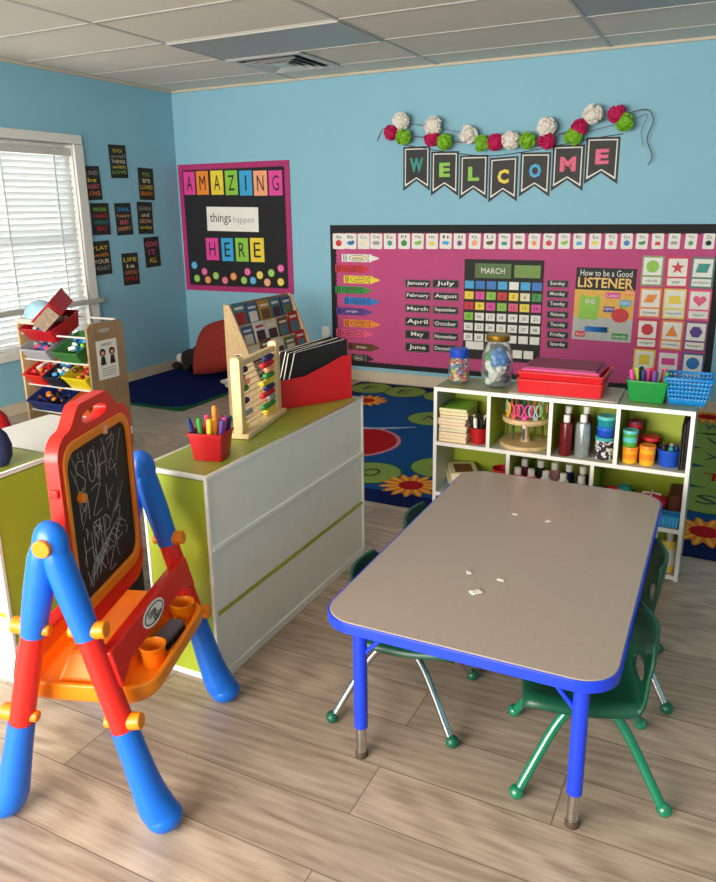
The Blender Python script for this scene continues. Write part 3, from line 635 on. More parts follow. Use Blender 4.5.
# ------------------------------------------------------------------ activity table
TM = T(3.7892, -4.2124, 0) @ RZ(.00997)
TW, TL, TZ = .7147, 1.1999, .4534
t = thing('activity_table', TM @ T(TW / 2, TL / 2, 0), 'rectangular greige classroom table with blue edge and blue adjustable legs in the foreground', 'table')
g = G(); g.prism(rrect(TW - .006, TL - .006, .087, 8), TZ - .022, TZ, TABLETOP); g.build('tabletop', t, bevel=.002)
g = G(); g.ring(rrect(TW + .004, TL + .004, .09, 8), rrect(TW - .007, TL - .007, .086, 8), TZ - .03, TZ - .0015, TBLUE); g.build('edge_band', t, bevel=.002)
g = G(); g.ring(rrect(TW - .16, TL - .16, .05, 4), rrect(TW - .18, TL - .18, .04, 4), TZ - .055, TZ - .022, TBLUE); g.build('apron', t)
for sx in (-1, 1):
    for sy in (-1, 1):
        lx, ly = sx * (TW / 2 - .078), sy * (TL / 2 - .088)
        G().cyl((lx, ly, .095), (lx, ly, TZ - .022), .0185, .0185, TBLUE, seg=20).build('leg', t)
        L = t.children[-1] if False else [c for c in t.children if c.name.startswith('leg')][-1]
        o = G().cyl((lx, ly, .018), (lx, ly, .1), .0145, .0145, CHROME, seg=18).build('height_insert', L); o['label'] = 'chrome lower insert'
        G().lathe([(.017, 0), (.0175, .012), (.014, .02)], C_('brown_rubber', '#4a3a30'), T(lx, ly, 0), 18).build('foot_glide', L)
        G().tube([(lx, ly, TZ - .15), (lx - sx * .11, ly, TZ - .024)], .006, TBLUE, smooth=1).build('brace', t)
TAPE = mat('crumpled_tape', '#e8e2d8', .4, noise=.05)
for i, (x, y, lab) in enumerate(((4.07, -3.384, 'far left scrap of tape'), (4.181, -3.396, 'far right scrap of tape'), (4.062, -3.836, 'near left scrap of tape, beside the largest one'), (4.154, -3.841, 'near right scrap of tape, alone'), (4.114, -3.933, 'nearest and largest scrap of tape'))):
    w_ = .017 if i == 4 else .010
    g = G(); g.grid(lambda u, v: ((u - .5) * 2 * w_, (v - .5) * 1.3 * w_, .0012 + .002 * abs(math.sin(5 * u + i) * math.cos(4 * v))), 5, 4, TAPE)
    tag(g.build('tape_scrap', None, T(x, y, TZ) @ RZ(i), solid=.0012), lab + ' stuck on the tabletop', 'tape', 'scraps of clear tape on the tabletop')

# ------------------------------------------------------------------ chairs
def make_chair(M, label, legm, chrome):
    t = thing('school_chair', M, label, 'chair', 'small green chairs around the table')
    prof = [(.165, .250), (.160, .262), (.13, .268), (.05, .262), (-.04, .262), (-.095, .268), (-.116, .284), (-.130, .308), (-.141, .348), (-.149, .398), (-.153, .430)]
    wid = [.125, .14, .150, .154, .15, .146, .143, .143, .143, .135, .105]
    def at(u):
        s = u * (len(prof) - 1); i = min(int(s), len(prof) - 2); f = s - i
        def cr_(a, b, c, d): return 0.5 * ((2 * b) + (-a + c) * f + (2 * a - 5 * b + 4 * c - d) * f * f + (-a + 3 * b - 3 * c + d) * f ** 3)
        P = [prof[max(0, i - 1)], prof[i], prof[i + 1], prof[min(len(prof) - 1, i + 2)]]; Wd = [wid[max(0, i - 1)], wid[i], wid[i + 1], wid[min(len(prof) - 1, i + 2)]]
        return cr_(*[p[0] for p in P]), cr_(*[p[1] for p in P]), cr_(*Wd)
    def surf(u, v):
        x, z, w = at(u); s = 2 * v - 1
        bk = max(0, min(1, (u - .5) / .3))
        # hole pull: vertices near the handle hole are moved onto its rim
        z2 = z + (1 - bk) * (.010 * s * s - .022 * max(0, abs(s) - .88) / .12)
        x2 = x + bk * (.028 * s * s)
        return Vector((x2, s * w, z2))
    hu, hv, ru, rv = .665, .5, .062, .20
    NU, NV = 44, 26
    def inside(u, v): return ((u - hu) / ru) ** 2 + ((v - hv) / rv) ** 2 < 1
    def warp(u, v):
        du, dv = (u - hu) / ru, (v - hv) / rv; q = math.hypot(du, dv)
        if 1e-6 < q < 1.0 and q > .6: u, v = hu + ru * du / q, hv + rv * dv / q
        return surf(u, v)
    g = G()
    rim = lambda u, v: math.hypot((u - hu) / ru, (v - hv) / rv) < .82
    g.grid(warp, NU, NV, CHAIRG, skip=rim)
    sh = g.build('seat_shell', t, solid=.009, sharp=3)
    b = G()
    for sy in (-1, 1): b.cyl((-.06, sy * .085, .247), (.08, sy * .085, .247), .009, .009, legm)
    b.cyl((.01, -.1, .243), (.01, .1, .243), .009, .009, legm)
    b.build('under_frame', t)
    for sx in (-1, 1):
        for sy in (-1, 1):
            pts = [(sx * .012, sy * .085, .246), (sx * .04, sy * .09, .236), (sx * .088, sy * .106, .175), (sx * .172, sy * .158, .018)]
            r = .0125 if not chrome else .0105
            l = G().tube(pts, r, legm, smooth=5, seg=14).build('leg', t)
            G().ell((sx * .175, sy * .16, .018), (.019, .019, .018), CAPG if chrome else LEGG, seg=16, rings=10).build('foot_cap', l)
    return t
def at_yaw(x, y, a): return T(x, y, 0) @ RZ(a)
c1 = make_chair(at_yaw(4.406, -3.889, PI + .282), 'green plastic chair with green painted legs, nearest chair at the right of the table', LEGG, False)
c2 = make_chair(at_yaw(3.88, -3.853, .143), 'green plastic chair with chrome legs tucked under the near left of the table', CHROME, True)
dup(c2, at_yaw(4.39, -3.455, PI + .17), 'green chair with chrome legs at the far right of the table, behind the green-legged one')
dup(c2, at_yaw(3.87, -3.44, .1), 'green chair at the far left of the table, mostly hidden by the tabletop')

# ------------------------------------------------------------------ cabinets
EDGE = mat('white_edge_band', '#f0efea', .35, noise=.01)
DARKIN = mat('shadow_grey_laminate', '#3c3c3c', .6)
def cabinet(M, label, w, d, h):
    t = thing('storage_cabinet', M, label, 'cabinet')
    th = .016
    G().box(-w / 2 + .004, -d / 2 + .012, h - th, w / 2 - .004, d / 2 - .004, h, GREENTOP).build('top_panel', t)
    for s in (-1, 1):
        G().box(s * (w / 2 - th), -d / 2 + .012, .02, s * (w / 2 - .001), d / 2 - .004, h - th, GREEN).build('side_panel', t)
    g = G(); e = .011
    # white edge bands round the top, the corners and the base
    for s in (-1, 1):
        g.box(s * (w / 2 - e), -d / 2, 0, s * (w / 2 + .001), -d / 2 + e, h + .001, EDGE)
        g.box(s * (w / 2 - e), d / 2 - e, 0, s * (w / 2 + .001), d / 2, h + .001, EDGE)
        g.box(s * (w / 2 - e), -d / 2 + e, h - e, s * (w / 2 + .001), d / 2 - e, h + .001, EDGE)
        g.box(s * (w / 2 - e), -d / 2 + e, 0, s * (w / 2 + .001), d / 2 - e, .02, EDGE)
    g.box(-w / 2 + e, -d / 2, h - e, w / 2 - e, -d / 2 + e, h + .001, EDGE)
    g.box(-w / 2 + e, d / 2 - e, h - e, w / 2 - e, d / 2, h + .001, EDGE)
    g.box(-w / 2 + e, -d / 2, 0, w / 2 - e, -d / 2 + e, .03, EDGE)
    g.build('edge_trim', t, bevel=.0015)
    zz = [.03, .236, .455, h - e]
    for i in range(3):
        G().box(-w / 2 + e, -d / 2 + .005, zz[i] + (.006 if i else 0), w / 2 - e, -d / 2 + .012, zz[i + 1] - (.006 if i < 2 else 0), WHITE).build('back_panel', t, bevel=.001)
    o = G().box(-w / 2 + e, -d / 2 + .003, zz[1] - .007, w / 2 - e, -d / 2 + .012, zz[1] + .005, GREEN).build('shelf_edge', t); o['label'] = 'green shelf edge between the back panels'
    o = G().box(-w / 2 + e, -d / 2 - .004, zz[2] - .006, w / 2 - e, -d / 2 + .012, zz[2] + .006, EDGE).build('shelf_edge', t)
    for z in (.02, zz[1] - .008, zz[2] - .008):
        G().box(-w / 2 + th, -d / 2 + .012, z, w / 2 - th, d / 2 - .012, z + .014, GREEN).build('shelf_board', t)
    for x in (-w / 6, w / 6):
        G().box(x - .007, -d / 2 + .012, .034, x + .007, d / 2 - .012, h - th, WHITE).build('divider', t)
    return t
cabinet(frame((3.2055, -3.5165, 0), (0, 1, 0), (-1, 0, 0)), 'long green and white cabinet seen from its white back, holding the abacus', 1.03, .25, .687)
cabinet(T(2.252, -4.18, 0), 'green ended cabinet at the left edge of the photo behind the easel', 1.01, .25, .687)
bxx = thing('gap_shade_box', (2.548, -3.878, 0), 'added box with a flat white lid, body black for the shaded gap behind the green ended cabinet', 'box')
GAPSHADE = mat('gap_shade_black', '#131316', .5)  # near-black body colour paints in the shade of the gap between the cabinets
g = G(); g.ring(rrect(.41, .335, .02, 3), rrect(.39, .315, .015, 3), .01, .66, GAPSHADE); g.prism(rrect(.41, .335, .02, 3), 0, .012, GAPSHADE); g.build('body', bxx)
o = G().prism(rrect(.418, .345, .006, 3), .66, .687, mat('white_board_surface', '#e6e6e4', .35, noise=.02)).build('lid', bxx, bevel=.003); o['label'] = 'flat white lid'

# items on the green cabinet top, left edge of the photo
bt = thing('cloth_bag', (2.665, -4.205, .688), 'dark navy rounded cloth bag on the green cabinet top, cut by the left edge', 'bag')
NB = mat('navy_cloth', '#1a2450', .8, noise=.2, bump=.3)
G().lathe([(0.001, 0), (.045, .004), (.06, .03), (.062, .06), (.05, .095), (.028, .118), (.001, .124)], NB, None, 20, 1, .8).build('body', bt)
G().tube([(-.02, 0, .115), (-.015, 0, .14), (.015, 0, .14), (.02, 0, .115)], .005, NB, smooth=4).build('handle', bt)

# ------------------------------------------------------------------ easel
EM = frame((3.2769, -4.3835, 0), (.945, .327, 0), (-.327, .945, 0))
ea = thing('toy_easel', EM, 'red, blue and orange plastic folding easel with a scribbled chalkboard', 'easel')
for b in (-1, 1):
    for a in (-1, 1):
        bb_ = b * .245
        def P(z): # point on the leg's centre line at height z
            k = (.735 - z) / .735; return Vector((a * (.008 + .19 * k), bb_, z))
        lg = G(); 
        lg.tube([P(.53), P(.40), P(.27)], [.027, .028, .029], REDP, seg=18, smooth=2); L = lg.build('leg', ea); L['label'] = 'red middle section'
        u = G(); u.tube([P(.74), P(.70), P(.62), P(.51)], [.024, .033, .033, .029], BLUEP, seg=18, smooth=3)
        if a > 0:
            u.ell((.006, bb_, .735), (.040, .032, .054), BLUEP, seg=26, rings=16)
        o = u.build('upper_sleeve', L, bevel=0); o['label'] = 'blue upper sleeve'
        f = G(); f.tube([P(.275), P(.2), P(.12), P(.065) + Vector((a * .004, 0, 0)), P(.035) + Vector((a * .014, 0, 0)), P(.008) + Vector((a * .018, 0, 0))], [.031, .033, .037, .043, .042, .024], BLUEP, seg=20, smooth=4)
        f.ell(P(.036) + Vector((a * .014, 0, 0)), (.045, .045, .0345), BLUEP, seg=20, rings=12)
        o = f.build('foot', L); o['label'] = 'blue rounded foot'
        for z in (.525, .292):
            for s in (1, -1):
                q = P(z); dx = Vector((a * s, 0, .12 * s))
                k = G(); k.cyl(q + dx * .018, q + dx * (.050 if s > 0 else .040), .021 if s > 0 else .015, .019 if s > 0 else .013, ORANGEP, seg=18); k.build('knob', L, bevel=.003)
    o = G().cyl((.004, b * .272, .738), (.004, b * .285, .738), .020, .020, ORANGEP, seg=22).build('hinge_cap', ea, bevel=.002)
for a in (-1, 1):
    M = T(a * .105, 0, .435) @ RY(a * math.radians(-14))
    g = G()
    pts = [(-.245, .035), (.245, .035), (.245, -.06), (.17, -.03), (-.17, -.03), (-.245, -.06)]
    g.prism([(p[0], p[1]) for p in pts], -.018, .018, DARKRED if False else REDP, M @ frame((0, 0, .0), (0, 1, 0), (0, 0, 1)))
    br = g.build('crossbar', ea, bevel=.006, seg=3)
    if a > 0:
        Q = M @ frame((.0185, -.02, .004), (0, 1, 0), (0, 0, 1))
        g = G(); g.prism(circ(1, 32, 0, 0, .064, .026), 0, .0015, PAPER); g.ring(circ(1, 32, 0, 0, .056, .0205), circ(1, 32, 0, 0, .052, .0175), .0015, .0022, INK)
        lo = g.build('logo_oval', br, Q)
        G().text('Little', .045, .016, INK, T(-.008, .006, .0024) , bold=.02).text('tikes', .05, .015, INK, T(.012, -.009, .0024), bold=.02).build('lettering', lo)
# board
FR = frame((0, -.006, 0), (0, 1, 0), (0, 0, 1))
def outline(w, zlo, zhi, r, bump):
    P = [(x, y + (zlo + zhi) / 2) for x, y in rrect(w, zhi - zlo, r, 8)]
    if bump:
        Q = []
        for x, z in P[:9]: Q.append((x, z))
        for k in range(1, 24):
            x = (w / 2 - r) * (1 - 2 * k / 24); s = min(1, max(0, 1 - abs(x) / (w / 2 - r)) / .5); s = s * s * (3 - 2 * s)
            Q.append((x, zhi + bump * s))
        Q += P[9:]; P = Q
    return P
po = outline(.375, .455, .955, .055, .05)
def carve(o, cutters):
    for c in cutters:
        m = o.modifiers.new('cut', 'BOOLEAN'); m.operation = 'DIFFERENCE'; m.object = c; m.solver = 'EXACT'
    dg = bpy.context.evaluated_depsgraph_get(); me = bpy.data.meshes.new_from_object(o.evaluated_get(dg))
    o.modifiers.clear(); o.data = me
    for c in cutters: bpy.data.objects.remove(c)
    return o
board = G().prism(po, -.016, .016, REDP).build('chalkboard', sharp=.6)
cut1 = G().prism(outline(.335, .515, .925, .05, 0), -.05, .05, REDP).build('opening')
cut2 = G().prism([(.062 * math.copysign(abs(math.cos(a)) ** .7, math.cos(a)), .966 + .0165 * math.sin(a)) for a in [2 * PI * k / 28 for k in range(28)]], -.05, .05, REDP).build('slot')
carve(board, [cut1, cut2]); board.parent = ea; board.matrix_local = FR
bv = board.modifiers.new('b', 'BEVEL'); bv.width = .004; bv.segments = 3; bv.limit_method = 'ANGLE'; bv.angle_limit = .6
board['label'] = 'red chalkboard frame with a carrying slot'
o = G().ring(outline(.345, .505, .932, .053, 0), outline(.315, .535, .908, .042, 0), -.020, .020, ORANGEP).build('inner_frame', board, bevel=.004, seg=3); o['label'] = 'orange inner frame'
sl = mat('chalkboard_slate', '#141312', .55, noise=.35, nscale=9)
o = G().prism(outline(.32, .53, .912, .042, 0), -.012, .012, sl).build('slate', board); o['label'] = 'black writing surface'
CH = mat('chalk', '#b9b6b0', .9, noise=.2)
g = G(); F2 = T(0, 0, .0125)
def stroke(P, r=.0011): g.tube([(x, z, 0) for x, z in P], r, CH, F2 @ Matrix.Diagonal((1, 1, .4, 1)), seg=5, smooth=3)
S = lambda x, z, w, h: stroke([(x + w, z + h * .9), (x + w * .3, z + h), (x, z + h * .75), (x + w * .5, z + h * .5), (x + w, z + h * .25), (x + w * .5, z), (x, z + h * .1)])
def letter(ch, x, z, w, h):
    D_ = {'O': [[(.5, 1), (0, .6), (.1, .1), (.6, 0), (1, .5), (.8, .95), (.5, 1)]], 'H': [[(0, 1), (0, 0)], [(1, 1), (1, 0)], [(0, .5), (1, .5)]], 'Z': [[(0, 1), (1, 1), (0, 0), (1, 0)]],
          'M': [[(0, 0), (0, 1), (.5, .4), (1, 1), (1, 0)]], 'P': [[(0, 0), (0, 1), (.9, .8), (.8, .5), (0, .45)]], 'L': [[(0, 1), (0, 0), (1, 0)]], 'I': [[(.5, 1), (.5, 0)]], 'V': [[(0, 1), (.5, 0), (1, 1)]], 'E': [[(1, 1), (0, 1), (0, 0), (1, 0)], [(0, .5), (.8, .5)]],
          'T': [[(0, 1), (1, 1)], [(.5, 1), (.5, 0)]], 'U': [[(0, 1), (0, .2), (.5, 0), (1, .2), (1, 1)]], 'X': [[(0, 1), (1, 0)], [(0, 0), (1, 1)]]}
    if ch == 'S': return S(x, z, w, h)
    for st in D_[ch]: stroke([(x + a * w, z + b * h) for a, b in st])
for s, z, h in (('SOHZ', .80, .075), ('MZI', .715, .065), ('IS', .68, .03), ('HMPZ', .62, .075), ('VXZ', .56, .05)):
    x = -.11
    for ch in s:
        w_ = random.uniform(.032, .045); letter(ch, x, z + random.uniform(-.008, .008), w_, h); x += w_ + random.uniform(.012, .022)
for k in range(40):
    x, z = random.uniform(-.12, .11), random.uniform(.56, .88); a = random.uniform(.6, 2.3); l = random.uniform(.02, .09)
    x2, z2 = max(-.135, min(.135, x + l * math.cos(a))), max(.555, min(.895, z + l * math.sin(a)))
    stroke([(x, z), ((x + x2) / 2 + random.uniform(-.01, .01), (z + z2) / 2), (x2, z2)], .0008)
for k in range(9):
    z = .56 + .006 * k; stroke([(-.11 + .012 * k, z), (-.07 + .016 * k, z + .055), (-.05 + .02 * k, z + .03)], .0009)
o = g.build('chalk_scribbles', board); o['label'] = 'white chalk scribbles and letters'
G().cyl((-.108, .79, .010), (-.108, .79, .026), .012, .011, ORANGEP).build('swivel_catch', board, bevel=.002)
G().cbox((.03, .915, .022), (.010, .022, .010), C_('peach_clip', '#f3b39a', .4)).build('paper_clip', board, bevel=.002)
G().cbox((-.188, .83, .0), (.014, .02, .02), REDP).build('side_latch', board, bevel=.003)
# tray
def tsec(r0): return rrect(.36, .43, .09, 6)
TRZ = .045
tr_ = G(); lv = [(.30, .93, .235), (.36, .98, .25), (.355, 1.0, .285), (.35, 1, .31)]
outer = rrect(.35, .43, .075, 6); inn = rrect(.325, .405, .065, 6); bot = rrect(.29, .37, .06, 6)
n = len(outer); vs = [(x * .93, y * .96, .245) for x, y in outer] + [(x, y, .262) for x, y in outer] + [(x, y, .296) for x, y in outer] + [(x, y, .296) for x, y in inn] + [(x, y, .262) for x, y in bot]
fs = [tuple(range(n - 1, -1, -1))]
for k in range(4): fs += [(k * n + i, k * n + (i + 1) % n, (k + 1) * n + (i + 1) % n, (k + 1) * n + i) for i in range(n)]
fs.append(tuple(4 * n + i for i in range(n)))
tr_.add(vs, fs, ORANGEP, T(0, .022, 0))
tray = tr_.build('tray', ea, T(0, 0, TRZ), bevel=.004, seg=2, sharp=.9)
g = G(); vs = [(-.085, -.17, .262), (.085, -.17, .262), (.085, .2, .262), (-.085, .2, .262), (-.045, -.14, .355), (.045, -.14, .355), (.045, .17, .355), (-.045, .17, .355)]
g.add(vs, [(4, 5, 6, 7), (0, 1, 5, 4), (1, 2, 6, 5), (2, 3, 7, 6), (3, 0, 4, 7)], ORANGEP); g.build('tray_ridge', tray, bevel=.008, seg=3)
for b in (-.035, .18):
    g = G(); g.lathe([(.027, .262), (.0325, .312), (.0345, .314), (.0345, .318), (.032, .318), (.030, .312), (.025, .268), (.0, .268)], ORANGEP, T(.118, b, 0), 24); g.build('cup', tray)
er = thing('board_eraser', EM @ T(.118, .075, .2635 + TRZ), 'grey and black felt board eraser lying in the orange easel tray', 'eraser')
G().cbox((0, 0, .0085), (.045, .105, .017), C_('black_felt', '#22242c', .9)).build('felt_pad', er, RZ(-.1), bevel=.003)
G().cbox((0, 0, .025), (.043, .102, .016), C_('grey_foam', '#63666f', .8)).build('grip', er, RZ(-.1), bevel=.004)

# ------------------------------------------------------------------ on the long cabinet: marker bucket, abacus, file box
def open_box(g, wb, db, wt, dt, h, m, th=.003, M=None, r=.008, rim=0):
    a = rrect(wb, db, r, 3); b = rrect(wt, dt, r, 3); c = rrect(wt - 2 * th, dt - 2 * th, r, 3); d = rrect(wb - 2 * th, db - 2 * th, r, 3); n = len(a)
    vs = [(x, y, 0) for x, y in a] + [(x, y, h) for x, y in b]
    k = 2
    if rim:
        e = rrect(wt + 2 * rim, dt + 2 * rim, r, 3)
        vs = [(x, y, 0) for x, y in a] + [(x, y, h - 2 * rim) for x, y in b] + [(x, y, h - 2 * rim) for x, y in e] + [(x, y, h) for x, y in e]; k = 4
    vs += [(x, y, h) for x, y in c] + [(x, y, th) for x, y in d]; k += 2
    fs = [tuple(range(n - 1, -1, -1))]
    for q in range(k - 1): fs += [(q * n + i, q * n + (i + 1) % n, (q + 1) * n + (i + 1) % n, (q + 1) * n + i) for i in range(n)]
    fs.append(tuple((k - 1) * n + i for i in range(n)))
    return g.add(vs, fs, m, M)
CT_ = .6885
bk = open_box(G(), .092, .075, .112, .092, .088, DARKRED, rim=.0035).build('marker_bucket', None, T(3.235, -3.875, CT_) @ RZ(.22)); tag(bk, 'small red plastic bucket full of markers on the green cabinet top', 'bucket')
def marker(M, body, cap, lab, grp, L=.12, name='marker'):
    t = thing(name, M, lab, 'marker', grp)
    G().lathe([(.004, 0), (.0075, .006), (.0075, L * .66)], body, seg=12).build('barrel', t)
    G().lathe([(.0083, L * .62), (.0083, L * .95), (.006, L), (.0, L)], cap, seg=12).build('cap', t)
    return t
mk = [(NAVY, 'navy', -.040, -.012, -.5, .1), (DGREEN, 'green', -.024, -.018, -.12, .05), (HOTPINK, 'hot pink', -.012, .016, -.12, .0), (ORANGE, 'bright orange, tallest of the bunch', .008, .02, .05, .0), (YELLOW, 'yellow', .004, -.02, .15, .1), (C_('amber_print', '#f5a020'), 'amber', .016, -.008, .12, .0), (PURPLE, 'purple', .036, -.014, .42, .1), (HOTPINK, 'light magenta leaning right', .03, .004, .4, .0), (NAVY, 'dark blue at the right end', .042, .018, .35, -.1), (RED, 'red', -.002, .004, -.05, .1), (C_('maroon_print', '#7a2140'), 'maroon', .022, .024, .2, .0)]
for i, (m, nm, x, y, ry, rx) in enumerate(mk):
    z_ = .012 + (.03 if 'tallest' in nm else 0)
    marker(T(3.235, -3.875, CT_) @ RZ(.22) @ T(x * .8, y * .9, z_) @ RY(ry * .5) @ RX(rx), m, m, '%s marker standing in the small red bucket' % nm, 'markers in the red bucket')
ab = thing('abacus', frame((3.166, -3.508, CT_), (-.193, .981, 0), (-.981, -.193, 0)), 'wooden counting abacus with coloured bead rows on the green cabinet top', 'abacus')
hl = .171
G().cbox((0, 0, .009), (.36, .075, .018), PINEW).build('base', ab, bevel=.003)
for s in (-1, 1):
    G().prism(rrect(.034, .262, .012, 3, 0, .146), -.016, .016, PINEW, frame((s * hl * .96, 0, 0), (0, 1, 0), (0, 0, 1))).build('post', ab, bevel=.002)
G().cbox((0, 0, .250), (.31, .02, .022), PINEW).build('top_bar', ab, bevel=.003)
rows = [(NAVY, 'navy'), (RED, 'red'), (PEACH, 'natural'), (DGREEN, 'green'), (YELLOW, 'yellow'), (NAVY, 'navy'), (RED, 'red'), (GREY, 'white'), (DGREEN, 'green'), (YELLOW, 'yellow')]
for i, (m, nm) in enumerate(rows):
    z = .224 - i * .0215
    rd = G().cyl((-hl * .96, 0, z), (hl * .96, 0, z), .0018, .0018, CHROME, seg=8).build('rod', ab)
    sh = [6, 8, 5, 6, 9, 6, 9, 4, 9, 7][i]; x = -hl * .96 + .028
    xs = [x + .0125 * k for k in range(10 - sh)] + [hl * .96 - .028 - .0125 * k for k in range(sh)]
    for xx in xs:
        o = G().ell((xx, 0, z), (.0062, .0112, .0112), m, seg=10, rings=6).build('bead', rd); o['label'] = nm + ' wooden bead'
fb = thing('file_box', frame((3.155, -3.135, CT_), (.498, .867, 0), (-.867, .498, 0)), 'bright red magazine file box on the green cabinet top, holding black folders', 'file box')
FBM = mat('glossy_red_card', '#d3141f', .3, noise=.02)
L_, Dp = .33, .12
side = [(-L_ / 2, 0), (L_ / 2, 0), (L_ / 2, .175), (L_ / 2 - .04, .178), (.05, .150), (-.05, .118), (-L_ / 2, .112)]
G().prism(side, -.0015, .0015, FBM, frame((0, -Dp / 2, 0), (1, 0, 0), (0, 0, 1))).build('side_panel', fb)
G().prism(side, -.0015, .0015, FBM, frame((0, Dp / 2, 0), (1, 0, 0), (0, 0, 1))).build('side_panel', fb)
G().box(-L_ / 2, -Dp / 2, 0, -L_ / 2 + .003, Dp / 2, .112, FBM).build('front_panel', fb)
G().box(L_ / 2 - .003, -Dp / 2, 0, L_ / 2, Dp / 2, .175, FBM).build('rear_panel', fb)
G().box(-L_ / 2, -Dp / 2, 0, L_ / 2, Dp / 2, .003, FBM).build('bottom_panel', fb)
FM = fb.matrix_world
fn = ['nearest black folder', 'second black folder from the viewer', 'third folder with pale page edges', 'farthest dark folder']
for i in range(4):
    y = -.035 + .024 * i
    f = thing('ring_binder', FM @ T(.015 - .006 * i, y, .0045) @ RY(-.04 * (i % 2)) , '%s standing in the red file box' % fn[i], 'folder', 'folders in the red file box')
    P = [(-.125, .0), (.135, .0), (.142, .235), (-.095, .205), (-.125, .1)]
    for s in (-1, 1): G().prism(P, s * .008 - .001, s * .008 + .001, BLACK if i != 3 else CHARCOAL, frame((0, 0, 0), (1, 0, 0), (0, 0, 1))).build('cover', f)
    G().prism([(a * .96, b * .985 + .001) for a, b in P], -.0065, .0065, PAPER, frame((0, 0, 0), (1, 0, 0), (0, 0, 1))).build('pages', f)

# ------------------------------------------------------------------ low open shelf unit with supplies
sx0, sx1, sy0, sy1, SHH = 3.530, 4.556, -2.722, -2.470, .690
sh = thing('shelf_unit', ((sx0 + sx1) / 2, (sy0 + sy1) / 2, 0), 'low white edged shelf unit with lime green back, full of classroom supplies', 'shelf')
cx_, cy_ = (sx0 + sx1) / 2, (sy0 + sy1) / 2
def sb(name, x0, z0, x1, z1, m=WHITE, ya=sy0 + .003, yb=sy1 - .01):
    return G().box(x0 - cx_, ya - cy_, z0, x1 - cx_, yb - cy_, z1, m).build(name, sh)
GT = mat('grey_green_laminate_top', '#8b9468', .35, noise=.05, nscale=12); INS = mat('pale_grey_laminate', '#b9bcae', .45, noise=.03)
sb('top_panel', sx0, SHH - .014, sx1, SHH, GT); sb('back_panel', sx0, .02, sx1, SHH - .014, GREEN, sy1 - .01, sy1)
sb('side_panel', sx0, 0, sx0 + .014, SHH - .014, INS); sb('side_panel', sx1 - .014, 0, sx1, SHH - .014, INS)
rowz = [.02, .215, .448]
for z in rowz: sb('shelf_board', sx0 + .014, z - .014, sx1 - .014, z, INS)
R1 = [3.773, 4.029, 4.286]; R2 = [3.862, 4.203]
for x in R1: sb('divider', x - .006, rowz[2], x + .006, SHH - .014, GREEN)
for x in R2: sb('divider', x - .006, rowz[1], x + .006, rowz[2] - .014, GREEN)
for x in R2: sb('divider', x - .006, rowz[0], x + .006, rowz[1] - .014, GREEN)
g = G(); ef = lambda x0, z0, x1, z1: g.box(x0 - cx_, sy0 - cy_ - .001, z0, x1 - cx_, sy0 - cy_ + .004, z1, EDGE)
ef(sx0, SHH - .016, sx1, SHH + .001); ef(sx0, 0, sx0 + .015, SHH - .016); ef(sx1 - .015, 0, sx1, SHH - .016)
for z in rowz: ef(sx0 + .015, z - .015, sx1 - .015, z + .001)
for x in R1: ef(x - .0075, rowz[2] + .001, x + .0075, SHH - .016)
for x in R2: ef(x - .0075, rowz[1] + .001, x + .0075, rowz[2] - .015); ef(x - .0075, rowz[0] + .001, x + .0075, rowz[1] - .015)
g.build('edge_trim', sh)
ZA, ZB, ZC = rowz[2] + .001, rowz[1] + .001, rowz[0] + .001
# row 1, compartment 1: stack of books, cup of dry-erase markers
bc = [('orange', ORANGE), ('cream', CREAM), ('peach', PEACH), ('purple', PURPLE), ('cream', CREAM), ('red', ROSE), ('cream', CREAM), ('brown', BROWN), ('yellow', YELLOW), ('lime green', LIME)]
def book(M, w, d, t_, m, lab, grp, cat='book'):
    b_ = thing('book', M, lab, cat, grp)
    g = G(); g.box(-w / 2, -d / 2, 0, w / 2, d / 2, .0012, m).box(-w / 2, -d / 2, t_ - .0012, w / 2, d / 2, t_, m).box(-w / 2, -d / 2, 0, -w / 2 + .0012, d / 2, t_, m); g.build('cover', b_)
    G().box(-w / 2 + .0012, -d / 2 + .002, .0012, w / 2 - .002, d / 2 - .002, t_ - .0012, CREAM).build('pages', b_)
    return b_
z = ZA
for i, (nm, m) in enumerate(bc):
    t_ = .0148; pos = ['bottom', 'second from the bottom', 'third from the bottom', 'fourth from the bottom', 'fifth from the bottom', 'sixth from the bottom', 'fourth from the top', 'third from the top', 'second from the top', 'top'][i]
    book(T(3.612 + random.uniform(-.004, .004), -2.63, z) @ RZ(random.uniform(-.05, .05)), .125, .16, t_, m, '%s book at the %s of the stack in the top left cubby' % (nm, pos), 'books stacked in the top left cubby'); z += t_ + .0003
def pot(M, r0, r1, h, m, name, lab, cat, th=.002):
    g = G(); g.lathe([(r0, 0), (r1, h), (r1 + .002, h), (r1 + .002, h - .006), (r1 + .002, h), (r1 - th, h), (r0 - th, th), (0, th)], m, seg=24)
    return tag(g.build(name, None, M), lab, cat)
pm = T(3.716, -2.665, ZA); pot(pm, .030, .037, .072, DARKRED, 'marker_cup', 'small red cup of black and white markers in the top left cubby', 'cup')
for i in range(7):
    a = 2 * PI * i / 7; marker(pm @ T(.017 * math.cos(a), .017 * math.sin(a), .004) @ RZ(a) @ RY(.16), INK, PAPER if i % 2 else INK, ['white capped marker at the right of', 'black capped marker at the back right of', 'white capped marker at the back of', 'black capped marker at the back left of', 'white capped marker at the left of', 'black capped marker at the front left of', 'black capped marker at the front right of'][i].replace('white', 'white' if i % 2 else 'black') + ' the red cup in the shelf', 'markers in the red cup', L=.115, name='dry_erase_marker')
